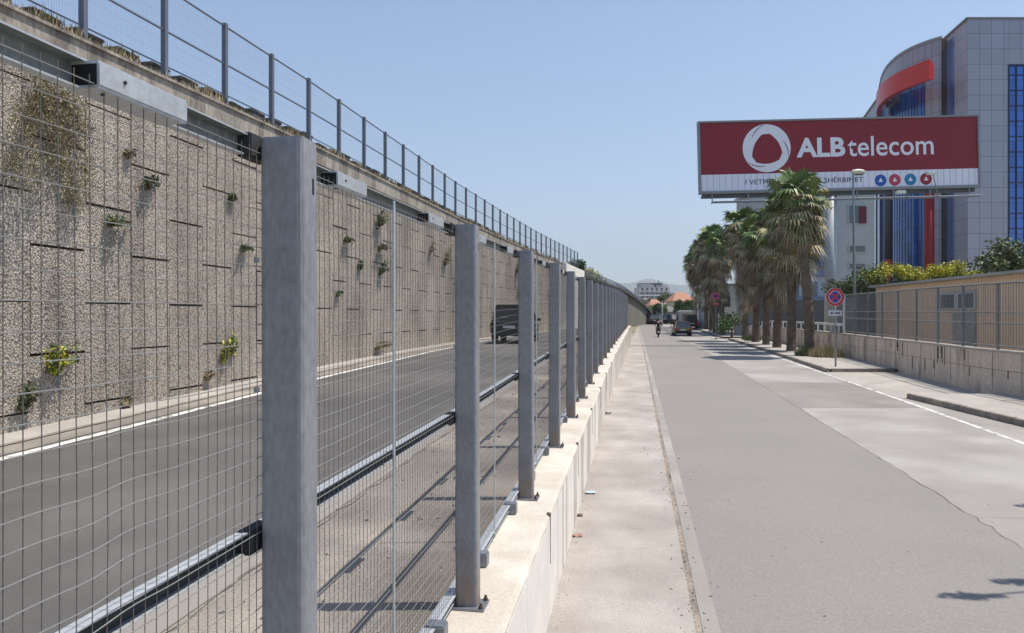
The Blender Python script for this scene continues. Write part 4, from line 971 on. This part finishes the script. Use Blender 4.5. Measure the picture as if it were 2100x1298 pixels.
# ------------------------------------------------------------------ vehicles
tyre = M("tyre", (.02,.02,.02), .9, 0, .1); rim_m = M("wheel_rim", (.35,.35,.36), .4, .6, .05); lampred = M("tail_lamp", (.4,.01,.01), .3); lampw = M("head_lamp", (.6,.6,.6), .2); plate_m = M("number_plate_white", (.65,.65,.65), .5)
def car(kind, col, label, loc, rz, L=4.4, W=1.78, H=1.5, group=None, cat="car", metal=.3):
    nm = {"suv":"parked_car"}.get(kind, "parked_car") if group else "car"
    o = thing(nm, (0,0,0), label, cat, group); bm_ = M("car_paint", col, .3, metal, .05, spec=.6); w_ = W/2; l = L/2; zb = .28; belt = H*.60
    secs = [(-l,.45,belt*.93,.90),(-l+.08,.36,belt*.99,.97),(-l+.5,zb,belt,1),(-.2,zb,belt,1),(l*.45,zb,belt*.99,1),(l*.75,zb,belt*.90,.98),(l-.15,.34,belt*.82,.93),(l,.42,belt*.68,.84)]
    mb = MB(); vs = []; fs = []; n = 10
    for y, z0, z1, s_ in secs:
        ww = w_*s_; h = z1-z0
        vs += [(-ww*.93,y,z0),(-ww,y,z0+h*.2),(-ww,y,z0+h*.6),(-ww*.97,y,z0+h*.88),(-ww*.88,y,z1),(ww*.88,y,z1),(ww*.97,y,z0+h*.88),(ww,y,z0+h*.6),(ww,y,z0+h*.2),(ww*.93,y,z0)]
    for j in range(len(secs)-1):
        for i in range(n): fs.append((j*n+i, j*n+(i+1) % n, (j+1)*n+(i+1) % n, (j+1)*n+i))
    fs += [tuple(range(n)), tuple((len(secs)-1)*n+i for i in range(n))]
    mb.add(vs, fs); body = mb.build("body", bm_, o, smooth=False, bevel=.02)
    yb = {"suv":(-l+.06, -l+.34, .55, 1.35), "hatch":(-l+.1, -l+.55, .35, 1.3), "van":(-l+.04,-l+.14,1.1,1.7)}[kind]; y0, y0t, y1t, y1 = yb[0], yb[1], yb[2], min(yb[3], l*.72)
    mb = MB(); wb, wt = w_*.86, w_*.70; zt = H-.06
    mb.add([(-wb,y0,belt-.03),(wb,y0,belt-.03),(wb,y1,belt-.06),(-wb,y1,belt-.06),(-wt,y0t,zt),(wt,y0t,zt),(wt,y1t,zt),(-wt,y1t,zt)], [(0,1,2,3),(4,5,6,7),(0,1,5,4),(1,2,6,5),(2,3,7,6),(3,0,4,7)])
    mb.build("windows", M("tinted_glass", (.018,.019,.021), .35, 0, .1, spec=.25) if (kind == "suv" and not group) else glass_d, o, bevel=.02)
    mb = MB(); mb.box(-wt-.015, wt+.015, y0t-.03, y1t+.02, zt-.01, H); mb.build("roof", bm_, o, bevel=.025)
    mb = MB()
    for sx_ in (-1, 1):
        for (ya, yc_) in ((y0, y0t), (y1, y1t)): mb.tube([(sx_*wb, ya, belt-.02), (sx_*(wt+.005), yc_, zt+.01)], .04, 5)
        ym = (y0+y1)/2-.1; mb.tube([(sx_*wb*1.0, ym, belt-.02), (sx_*(wt+.01), ym, zt+.01)], .035, 5)
    mb.build("pillars", bm_, o)
    for sx_ in (-1, 1):
        for yy_ in (-l+.8, l-.85):
            mb = MB(); mb.tube([(sx_*(w_-.2), yy_, .32), (sx_*(w_+.005), yy_, .32)], .32, 18); wl = mb.build("wheel", tyre, o, bevel=.02); mb = MB(); mb.tube([(sx_*(w_-.01), yy_, .32), (sx_*(w_+.012), yy_, .32)], .19, 14); q = mb.build("rim", rim_m); q.parent = wl
        mb = MB(); mb.obox((sx_*w_*.80, -l+.0, belt*.80), (.13,0,0), (0,.05,0), (0,0,.1)); mb.build("tail_light", lampred if kind != "suv" or group else dark_m, o, bevel=.02)
        mb = MB(); mb.obox((sx_*w_*.66, l-.03, belt*.58), (.16,0,0), (0,.06,0), (0,0,.07)); mb.build("headlight", lampw, o, bevel=.02)
        mb = MB(); mb.obox((sx_*(w_+.1), l*.32, belt+.04), (.09,0,0), (0,.05,0), (0,0,.06)); mb.build("mirror", bm_, o, bevel=.02)
    mb = MB(); mb.obox((0,-l-.01,.42), (w_*.88,0,0), (0,.06,0), (0,0,.13)); mb.build("rear_bumper", dark_m, o, bevel=.03)
    mb = MB(); mb.obox((0,-l-.03,belt*.72), (.25,0,0), (0,.01,0), (0,0,.055)); mb.build("number_plate", plate_m, o)
    o.location = loc; o.rotation_euler = (0,0,rz); return o
Yv = 30.5; car("suv", (.02,.021,.023), "dark hatchback driving away on the sunken left road behind the mesh", ((1060-1050)/F*Yv-.02, Yv+2.2, zleft(Yv+2, -4.8)), -TH, 3.7, 1.68, 1.58)
Yk = 73; car("hatch", (.20,.17,.075), "khaki car seen from behind at the far end of the street", (PX(1407, Yk), Yk+2, zr(Yk)), -TH*.9, 4.2, 1.74, 1.46)
car("van", (.14,.03,.03), "small red van parked ahead of the khaki car under the palms", (PX(1417, 96), 96, zr(96)), -TH, 4.0, 1.6, 1.65, cat="van")
cols = [("hatch",(.01,.01,.014)),("suv",(.015,.015,.035)),("hatch",(.03,.03,.04)),("suv",(.012,.014,.02)),("hatch",(.02,.02,.02)),("suv",(.01,.01,.012)),("hatch",(.09,.09,.1)),("suv",(.012,.012,.014)),("hatch",(.01,.01,.012))]
names = ["dark car parked across the street end, leftmost beside the fence", "navy car parked second from the left across the street end", "charcoal car third in the far parked row", "black car parked left of the far lamp post", "black hatchback parked just behind the scooter rider", "black car parked right of the far lamp post", "grey car parked right of the middle of the far row", "black car parked second from the right in the far row", "black hatchback at the right end of the far row"]
for i, (kd, cl) in enumerate(cols):
    px = [1291,1305,1321,1335,1347,1368,1380,1392,1404][i]; Y = 121+(i % 3)*.6; car(kd, cl, names[i], (PX(px, Y), Y, zr(Y)), R_([78,12,95,5,170,88,8,-6,92][i]), 4.2, 1.75, 1.5, "cars parked across the street end")

# scooter and rider
def skinned(name, verts, edges, radii, mat, parent, sub=2, root=0):
    me = bpy.data.meshes.new(name); me.from_pydata(verts, edges, []); ob = bpy.data.objects.new(name, me); coll.objects.link(ob)
    md = ob.modifiers.new("skin", 'SKIN'); sk = me.skin_vertices[0].data
    for i, rr in enumerate(radii): sk[i].radius = (rr, rr) if not isinstance(rr, tuple) else rr
    sk[root].use_root = True; ms = ob.modifiers.new("sub", 'SUBSURF'); ms.levels = sub; ms.render_levels = sub
    bpy.context.view_layer.update(); m2_ = bpy.data.meshes.new_from_object(ob.evaluated_get(bpy.context.evaluated_depsgraph_get())); bpy.data.objects.remove(ob)
    for p in m2_.polygons: p.use_smooth = True
    m2_.materials.clear(); m2_.materials.append(mat); o = bpy.data.objects.new(name, m2_); coll.objects.link(o)
    if parent: o.parent = parent
    return o
Ysc = 70; Xs = PX(1350, Ysc); zs = zr(Ysc); rz = -TH
scm = M("scooter_paint", (.03,.03,.035), .35, .1, .1)
s = thing("scooter", (0,0,0), "dark scooter ridden away along the left side of the street", "scooter")
for yy_, r_ in ((-.62,.23), (.62,.23)):
    mb = MB(); n_ = 20; mb.tube([(-.06,yy_,.24), (.06,yy_,.24)], r_, 22); wl = mb.build("wheel", tyre, s, bevel=.03); mb = MB(); mb.tube([(-.065,yy_,.24), (.065,yy_,.24)], .13, 14); q = mb.build("rim", rim_m); q.parent = wl
mb = MB(); mb.add([(-.16,-.85,.55),(.16,-.85,.55),(.20,-.1,.30),(-.20,-.1,.30),(-.15,-.9,.74),(.15,-.9,.74),(.17,-.05,.72),(-.17,-.05,.72)], [(0,1,2,3),(4,5,6,7),(0,1,5,4),(1,2,6,5),(2,3,7,6),(3,0,4,7)])
mb.obox((0,.12,.30), (.19,0,0), (0,.3,0), (0,0,.05)); mb.obox((0,.50,.62), (.2,0,0), (0,.05,.0), (0,-.12,.36)); mb.obox((0,.62,.47), (.07,0,0), (0,.18,0), (0,0,.04)); mb.build("body", scm, s, bevel=.035)
mb = MB(); mb.obox((0,-.45,.78), (.15,0,0), (0,.40,0), (0,0,.05)); mb.build("seat", dark_m, s, bevel=.04)
mb = MB(); mb.tube([(-.34,.32,1.02), (0,.42,.98), (.34,.32,1.02)], .018, 8); mb.tube([(0,.40,1.0), (0,.62,.24)], .025, 8); mb.build("handlebar", dark_m, s)
for sx_ in (-1, 1):
    mb = MB(); mb.tube([(sx_*.27,.36,1.02), (sx_*.33,.38,1.18)], .008, 6); mb.obox((sx_*.34,.38,1.23), (.06,0,0), (0,.012,0), (0,0,.04)); mb.build("mirror", dark_m, s)
mb = MB(); mb.obox((0,-.92,.50), (.09,0,0), (0,.006,0), (0,0,.08)); mb.build("number_plate", plate_m, s); mb = MB(); mb.obox((0,-.905,.66), (.1,0,0), (0,.015,0), (0,0,.035)); mb.build("tail_light", lampred, s, bevel=.01)
s.location = (Xs, Ysc, zs); s.rotation_euler = (0,0,rz)
skin_c = M("skin", (.33,.19,.13), .6, 0, .08); shirt = M("dark_shirt", (.02,.02,.028), .85, 0, .2); trous = M("pale_trousers", (.30,.27,.22), .85, 0, .15); hair = M("dark_hair", (.012,.01,.009), .7, 0, .2)
pe = thing("person", (0,0,0), "person in a dark top riding the scooter, seen from behind", "person")
V = [(0,-.42,.88),(0,-.43,1.05),(0,-.41,1.25),(0,-.39,1.42),(0,-.36,1.50),(0,-.345,1.60),(0,-.34,1.69),(0,-.345,1.75),
     (-.18,-.38,1.40),(-.27,-.20,1.17),(-.30,.08,1.08),(-.30,.24,1.05),(.18,-.38,1.40),(.27,-.20,1.17),(.30,.08,1.08),(.30,.24,1.05),
     (-.10,-.40,.87),(-.17,.02,.84),(-.16,.10,.42),(-.16,.24,.38),(.10,-.40,.87),(.17,.02,.84),(.16,.10,.42),(.16,.24,.38)]
E = [(0,1),(1,2),(2,3),(3,4),(4,5),(5,6),(6,7),(3,8),(8,9),(9,10),(10,11),(3,12),(12,13),(13,14),(14,15),(0,16),(16,17),(17,18),(18,19),(0,20),(20,21),(21,22),(22,23)]
Rr = [.14,.135,.15,.10,.055,.085,.098,.07,.065,.047,.033,.03,.065,.047,.033,.03,.10,.078,.05,.04,.10,.078,.05,.04]
for s_, wr_i in ((-1, 11), (1, 15)):        # palm, five fingers closed round the grip, thumb from the side
    pi_ = len(V); V.append((s_*.305,.285,1.055)); E.append((wr_i, pi_)); Rr.append(.024)
    for k in range(4):
        x_ = s_*(.27+.021*k); a_ = len(V); V += [(x_,.315,1.06),(x_,.348+.004*(k % 2),1.045),(x_,.352,1.018),(x_,.335,1.0)]; E += [(pi_,a_),(a_,a_+1),(a_+1,a_+2),(a_+2,a_+3)]; Rr += [.010,.0095,.009,.008]
    a_ = len(V); V += [(s_*.265,.29,1.035),(s_*.262,.318,1.012),(s_*.27,.335,1.002)]; E += [(pi_,a_),(a_,a_+1),(a_+1,a_+2)]; Rr += [.012,.0105,.009]
nb = len(V); V += [(0,-.245,1.635),(-.098,-.345,1.63),(.098,-.345,1.63)]; E += [(6,nb),(6,nb+1),(6,nb+2)]; Rr += [.016,.018,.018]   # nose and ears
skinned("body", V, E, Rr, skin_c, pe)
skinned("shirt", V[:4]+[V[8],(-.25,-.24,1.22),V[12],(.25,-.24,1.22)], [(0,1),(1,2),(2,3),(3,4),(4,5),(3,6),(6,7)], [.165,.158,.175,.125,.085,.07,.085,.07], shirt, pe)
skinned("trousers", [V[0],V[16],V[17],(-.16,.09,.48),V[20],V[21],(.16,.09,.48)], [(0,1),(1,2),(2,3),(0,4),(4,5),(5,6)], [.155,.118,.095,.066,.118,.095,.066], trous, pe)
mb = MB(); bmh = bmesh.new(); bmesh.ops.create_uvsphere(bmh, u_segments=16, v_segments=10, radius=.108); mh = bpy.data.meshes.new("hair")
for v in bmh.verts: v.co = Vector((v.co.x*.92, v.co.y*1.05-.355, max(v.co.z, -.045 if v.co.y < .02 else .02)+1.70))
bmh.to_mesh(mh); bmh.free(); mh.materials.append(hair); ho = bpy.data.objects.new("hair", mh); coll.objects.link(ho); ho.parent = pe
for sx_ in (-1, 1):
    mb = MB(); mb.obox((sx_*.16,.20,.37), (.045,0,0), (0,.13,0), (0,0,.035)); mb.build("shoe", dark_m, pe, bevel=.02)
pe.location = (Xs, Ysc, zs); pe.rotation_euler = (0,0,rz)

# ------------------------------------------------------------------ curved ramp wall beyond
rp2 = thing("curved_ramp_wall", (12, 100, 0), "grey ramp wall curving down behind the end of the mesh fence", "retaining wall")
RT = [(1186,78,4.2),(1215,84,3.99),(1245,91,3.65),(1270,97,3.3),(1288,103,2.9),(1303,109,2.35),(1316,115,1.7),(1327,121,.9),(1336,127,.0)]
top = []
for px, Y, h in RT: top.append(Vector((PX(px, Y), Y, EYE+h)))
mb = MB(); vs = []; fs = []
for p in top: vs += [(p.x, p.y, 0), tuple(p), (p.x-1.2, p.y+1.0, p.z), (p.x-1.2, p.y+1, 0)]
for j in range(len(top)-1):
    for i in range(3): fs.append((4*j+i, 4*j+i+1, 4*j+i+5, 4*j+i+4))
mb.add(vs, fs); mb.build("wall", M("ramp_concrete", (.17,.165,.14), .9, 0, .25, .6, 6), rp2)
mb = MB()
for a, c in zip(top, top[1:]): mb.obox((a+c)/2+Z*.1, (c-a)/2, Vector((.35,-.1,0)), Z*.16)
mb.build("ramp_coping", M("dark_coping", (.05,.05,.048), .9), rp2)
rl = thing("ramp_railing", (14, 98, 4), "grey railing with leaning bars along the curved ramp", "railing")
mb = MB()
for a, c in zip(top, top[1:]):
    n_ = 7
    for k in range(n_):
        p = a.lerp(c, k/n_); mb.tube([p+Z*.2, p+Z*1.15+Vector((-.45,.35,0))], .045, 4)
mb.build("bars", upm, rl); mb = MB()
for zz in (1.15, .7): mb.tube([p+Z*zz+Vector((-.45,.35,0))*(zz/1.15) for p in top], .05, 5)
mb.build("rails", upm, rl)
# slope behind the ramp with ground cover
mb = MB(); vs = []; fs = []
SP = [(PX(1205,84)+2,86,5.2),(PX(1225,92)+2.6,94,6.2),(PX(1245,102)+2.6,104,6.0),(PX(1268,112)+2.2,114,5.0),(PX(1290,122)+1.5,124,3.6)]
for x, y, h in SP: vs += [(x-3,y,EYE+h-2), (x-4.5,y+4,EYE+h-.3), (x-45,y+10,EYE+h), (x-60,y+10,0)]
for j in range(len(SP)-1):
    for i in range(3): fs.append((4*j+i, 4*j+i+1, 4*j+i+5, 4*j+i+4))
mb.add(vs, fs); tag(mb.build("hillside", M("green_slope", (.16,.17,.06), .95, 0, .5, .4, 3)), kind='structure')
r = random.Random(31); mb = MB()
for k in range(9000):
    t_ = r.random()*3.999; i = int(t_); a, c = SP[i], SP[i+1]; q = t_-i; x = a[0]+(c[0]-a[0])*q-3-r.random()*3; y = a[1]+(c[1]-a[1])*q+r.random()*4; h = a[2]+(c[2]-a[2])*q
    leaf_quads(mb, (x, y, EYE+h-1.0+r.random()*1.0), (.3,.3,.3), 1, .14, [0,1,2,2], r)
tag(mb.build("ground_cover", [L_GREEN, L_STRAW, L_YEL]), kind='stuff')
shrub("dark_bush", (PX(1189,76), 77, 7.0), (1.3,1.2,1.55), 2400, .11, [L_DARK, L_DARK, L_GREEN], "dark round bush at the far end of the wall-top fence", "bush", seed=40, group=None)

# ------------------------------------------------------------------ far town
tile = M("terracotta_tiles", (.36,.18,.12), .85, 0, .25, 1, 6); cream = M("cream_wall", (.50,.42,.30), .85, 0, .1); greyw = M("grey_wall", (.30,.29,.27), .85, 0, .15); pinkw = M("pinkish_wall", (.48,.38,.37), .85, 0, .1); pale = M("pale_render", (.48,.46,.47), .85, 0, .12)
def house(px0, px1, pye, pyr, Y, wall, roofm, label, wins=2, depth=9):
    x0, x1 = PX(px0, Y), PX(px1, Y); ze, zt = PZ(pye, Y), PZ(pyr, Y); zb = zr(Y)-.5
    o = thing("house", ((x0+x1)/2, Y, zb), label, "house"); mb = MB(); mb.box(x0, x1, Y, Y+depth, zb, ze); mb.build("wall", wall, o)
    e = .5; xm0, xm1 = x0+(x1-x0)*.28, x1-(x1-x0)*.28; mb = MB()
    mb.add([(x0-e,Y-e,ze),(x1+e,Y-e,ze),(x1+e,Y+depth+e,ze),(x0-e,Y+depth+e,ze),(xm0,Y+depth/2,zt),(xm1,Y+depth/2,zt)], [(0,1,5,4),(1,2,5),(2,3,4,5),(3,0,4),(0,3,2,1)]); mb.build("roof", roofm, o)
    n_ = wins; rects = []
    for k in range(n_):
        c = x0+(x1-x0)*(k+.5)/n_
        for zz in [ze-2.4-2.9*j for j in range(int((ze-zb)//2.9))]: rects.append((c-.55, c+.55, zz, zz+1.3))
    windows(o, rects, Y, wall, glass_d); return o
house(1335, 1362, 632, 614, 175, cream, tile, "low house with an orange hipped roof left of the far lamp post")
house(1383, 1425, 618, 599, 165, cream, tile, "cream house with an orange tiled roof behind the distant palms", 3)
house(1358, 1386, 624, 609, 230, pinkw, M("pale_roof", (.4,.36,.36), .85), "pinkish house between the two orange-roofed houses")
house(1362, 1392, 640, 628, 145, greyw, M("grey_tiles", (.15,.15,.13), .9, 0, .2), "grey low house right of the far lamp post", 3)
house(1318, 1340, 625, 612, 215, pinkw, M("dull_tiles", (.28,.2,.19), .9), "dull pink house rising behind the curved ramp", 2)
house(1290, 1322, 622, 612, 240, greyw, M("faded_tiles", (.3,.2,.15), .9), "grey house mostly hidden by the curved ramp", 2)
ab = thing("apartment_building", (PX(1340,330), 330, 0), "pale apartment building on the skyline before the mountains", "apartment building")
Y = 330; x0, x1 = PX(1311, Y), PX(1373, Y); mb = MB(); mb.box(x0, x1, Y, Y+14, -6, PZ(590, Y)); mb.box(x0+1, x0+7, Y+.5, Y+12, PZ(590, Y), PZ(582, Y)); mb.box(x0+7.6, x1-.6, Y+1, Y+12, PZ(590, Y), PZ(585, Y)); mb.build("wall", pale, ab)
mb = MB(); mb.box(x0+6, x0+10.5, Y+.3, Y+9, PZ(585, Y), PZ(581, Y)); mb.box(x0+.6, x0+7.3, Y+.2, Y+12.3, PZ(582, Y), PZ(581.2, Y)); mb.build("roof", M("dark_roof", (.16,.16,.19), .8), ab); mb = MB(); mb.tube([(x0+9.7,Y+5,PZ(581,Y)), (x0+9.7,Y+5,PZ(574,Y))], .18, 6); mb.build("antenna", upm, ab)
for j in range(5):
    z = PZ(594+7.2*j, Y); mb = MB(); mb.box(x0-.3, x1+.3, Y-1.1, Y-.01, z-1.5, z-.9); mb.build("balcony", white_m if j % 2 else pale, ab)
    windows(ab, [(x0+.8+2.15*k, x0+2.0+2.15*k, z-.8, z+.7) for k in range(6)], Y, pale, glass_d)
fw = thing("far_wall", (PX(1345,128), 128, 1.2), "low grey-green wall behind the row of dark parked cars", "wall")
mb = MB(); mb.box(PX(1338,129), PX(1430,129), 129, 129.4, .8, 2.75); mb.build("wall_body", M("moss_wall", (.14,.15,.12), .9, 0, .3), fw, bevel=.03); mb = MB(); mb.box(PX(1337,129), PX(1431,129), 128.9, 129.5, 2.75, 2.9); mb.build("wall_coping", greyw, fw)
fl = thing("lamp_post", (PX(1358,112), 112, 1.3), "pale far lamp post among the parked dark cars", "street lamp")
Xl = PX(1358,112); mb = MB(); mb.tube([(Xl,112,1.2), (Xl,112,5.0)], [.12,.08], 8); mb.build("pole", M("pale_grey_pole", (.4,.42,.41), .6), fl, smooth=True); mb = MB(); mb.obox((Xl-.12,112,5.1), (.28,0,0), (0,.2,0), (0,0,.13)); mb.build("lamp_head", dark_m, fl, bevel=.04)
kiosk = thing("kiosk", (PX(1412,118), 118, 1.3), "small white kiosk with an awning under the distant palms", "kiosk")
Xk = PX(1412,118); mb = MB(); mb.box(Xk-1.4, Xk+1.4, 118, 120, 1.2, 3.2); mb.build("body", plaster, kiosk); mb = MB(); mb.obox((Xk,117.7,3.3), (1.7,0,0), (0,.9,-.1), (0,0,.08)); mb.build("awning", white_m, kiosk); mb = MB(); mb.box(Xk-1.0, Xk+1.0, 117.97, 118.0, 2.1, 2.9); mb.build("counter_window", glass_d, kiosk)
for i, (px, py, Y, rx, rz_, lb) in enumerate(((1372,622,190,3.5,2.6,"rounded green tree between the far houses, above the grey roof"),(1345,640,135,2.2,1.4,"low green bush left of the far lamp post"),(1400,632,140,2.2,1.8,"green tree in front of the cream orange-roofed house"),(1324,628,200,3.5,2.2,"green tree rising just behind the curved ramp"))):
    shrub("distant_tree", (PX(px, Y), Y, PZ(py, Y)), (rx, rx, rz_), 1400, .28, [L_GREEN, L_DARK], lb, "tree", seed=50+i)
# mountains
mb = MB(); vs = []; fs = []; n_ = 160
for i in range(n_+1):
    x = -5200+11500*i/n_; ang = x/6500; h = 285+150*noise.fractal(Vector((x/1500.0, 3.3, 0)), 1, 2, 6)+120*max(0, -.2-x/5000)+40*math.sin(x/700)
    for f_, yy_ in ((0, 5600), (.45, 6100), (.85, 6600), (1, 7100), (.5, 8200)): vs.append((x, yy_+200*noise.noise(Vector((x/600, yy_/900, 1))), -40+(h+40)*f_*(1+.12*noise.noise(Vector((x/300, yy_/300, 5))))))
for i in range(n_):
    for k in range(4): fs.append((5*i+k, 5*(i+1)+k, 5*(i+1)+k+1, 5*i+k+1))
mb.add(vs, fs); tag(mb.build("mountains", M("mountain_scrub", (.12,.13,.10), .95, 0, .4, .002, .02), smooth=True), kind='structure')

# ------------------------------------------------------------------ roadside tree at the right (casts the leafy shadows)
st = thing("roadside_tree", (9.9,7.4,zr(7)+.1), "leafy roadside tree at the right whose shadow dapples the asphalt", "tree")
mb = MB(); mb.tube([(9.9,7.4,.1), (9.8,7.4,2.2), (9.4,7.3,3.8), (8.6,7.2,5.0)], [.16,.13,.1,.05], 8); r = random.Random(77); cl_ = []
for e in ((6.15,6.62,5.5,.30),(6.85,6.95,5.45,.34),(6.95,6.6,5.5,.26),(7.5,6.75,5.4,.34),(8.75,9.5,5.5,.34),(8.1,7.0,5.2,.4),(9.4,7.5,5.8,.9),(9.2,8.4,5.4,.5)):
    mb.tube([(9.4,7.3,3.8), ((9.4+e[0])/2,(7.3+e[1])/2,4.9), e[:3]], [.05,.03,.012], 5); cl_.append(e)
mb.build("trunk", bark, st); mb = MB()
for x, y, z, s_ in cl_: leaf_quads(mb, (x, y, z), (s_, s_*.3, s_*.3), int(700*s_), .06, [0,1], r, shell=.05)
mb.build("crown", [L_GREEN, L_DARK], st)

# ------------------------------------------------------------------ litter and loose stones
def scrap(X, Y, s_, col, label, cat="litter", name="paper_scrap"):
    r = random.Random(int(X*1000)); mb = MB(); n_ = 6; vs = []
    for j in range(n_):
        for i in range(n_): vs.append((X+(i/(n_-1)-.5)*s_*1.5, Y+(j/(n_-1)-.5)*s_, zr(Y)+.01+r.random()*s_*.35))
    mb.add(vs, [(j*n_+i, j*n_+i+1, (j+1)*n_+i+1, (j+1)*n_+i) for j in range(n_-1) for i in range(n_-1)]); tag(mb.build(name, M("scrap_"+name, col, .6, 0, .4, 20, 60)), label, cat)
def gp(px, py):
    Y = 10.0
    for _ in range(12): Y = (EYE-zr(Y))*F/(py-649)
    return PX(px, Y), Y
x, y = gp(1211, 1012); scrap(x, y, .09, (.45,.55,.7), "crumpled bluish-white plastic scrap on the concrete verge")
x, y = gp(1245, 848); scrap(x, y, .12, (.12,.09,.07), "dark withered scrap lying by the plinth foot, farthest along the verge")
x, y = gp(1186, 1058); scrap(x, y, .07, (.2,.13,.09), "brown leaf scrap beside the plinth just below the bluish one")
x, y = gp(1184, 1100); scrap(x, y, .07, (.3,.16,.12), "reddish scrap at the plinth foot nearest the camera")
mb = MB(); r = random.Random(9)
for k in range(1100):
    q = r.random()
    if q < .4: L = -.69+abs(r.gauss(0,.09)); Y = 3+28*r.random()**1.5; z = zr(Y); x = P(Y, L); s_ = r.uniform(.002,.008)
    elif q < .62: L = .5+r.gauss(0,.12); Y = 3+25*r.random()**1.5; z = zr(Y)+.008; x = P(Y, L); s_ = r.uniform(.003,.010)
    elif q < .8: L = r.uniform(.7,6.5); Y = 3+22*r.random()**1.4; z = zr(Y)+.004; x = P(Y, L); s_ = r.uniform(.003,.008)
    else: L = r.uniform(-2.4,-1.15); Y = 2+18*r.random(); z = zleft(Y, L); x = P(Y, L); s_ = r.uniform(.004,.016)
    a = Vector((r.gauss(0,1), r.gauss(0,1), r.gauss(0,1))).normalized(); b_ = a.cross(Z).normalized(); c_ = a.cross(b_)
    mb.obox((x, Y, z+s_*.5), a*s_, b_*s_*.8, c_*s_*.6, r.randrange(2))
tag(mb.build("loose_gravel", [kerb_m, conc_strip]), kind='stuff')
x, y = 1.0, 1.0
hz = MB(); hz.box(-9000, 9000, -60, 9500, -46, 900); ho_ = hz.build("haze", bpy.data.materials.new("haze_air")); tag(ho_, kind='stuff')
hm = ho_.data.materials[0]; hm.use_nodes = True; ht = hm.node_tree; ht.nodes.remove(ht.nodes["Principled BSDF"]); pv = ht.nodes.new("ShaderNodeVolumePrincipled"); pv.inputs["Color"].default_value = (.82,.9,1,1); pv.inputs["Density"].default_value = 0.00017; pv.inputs["Anisotropy"].default_value = .2
ht.links.new(pv.outputs[0], ht.nodes["Material Output"].inputs["Volume"])
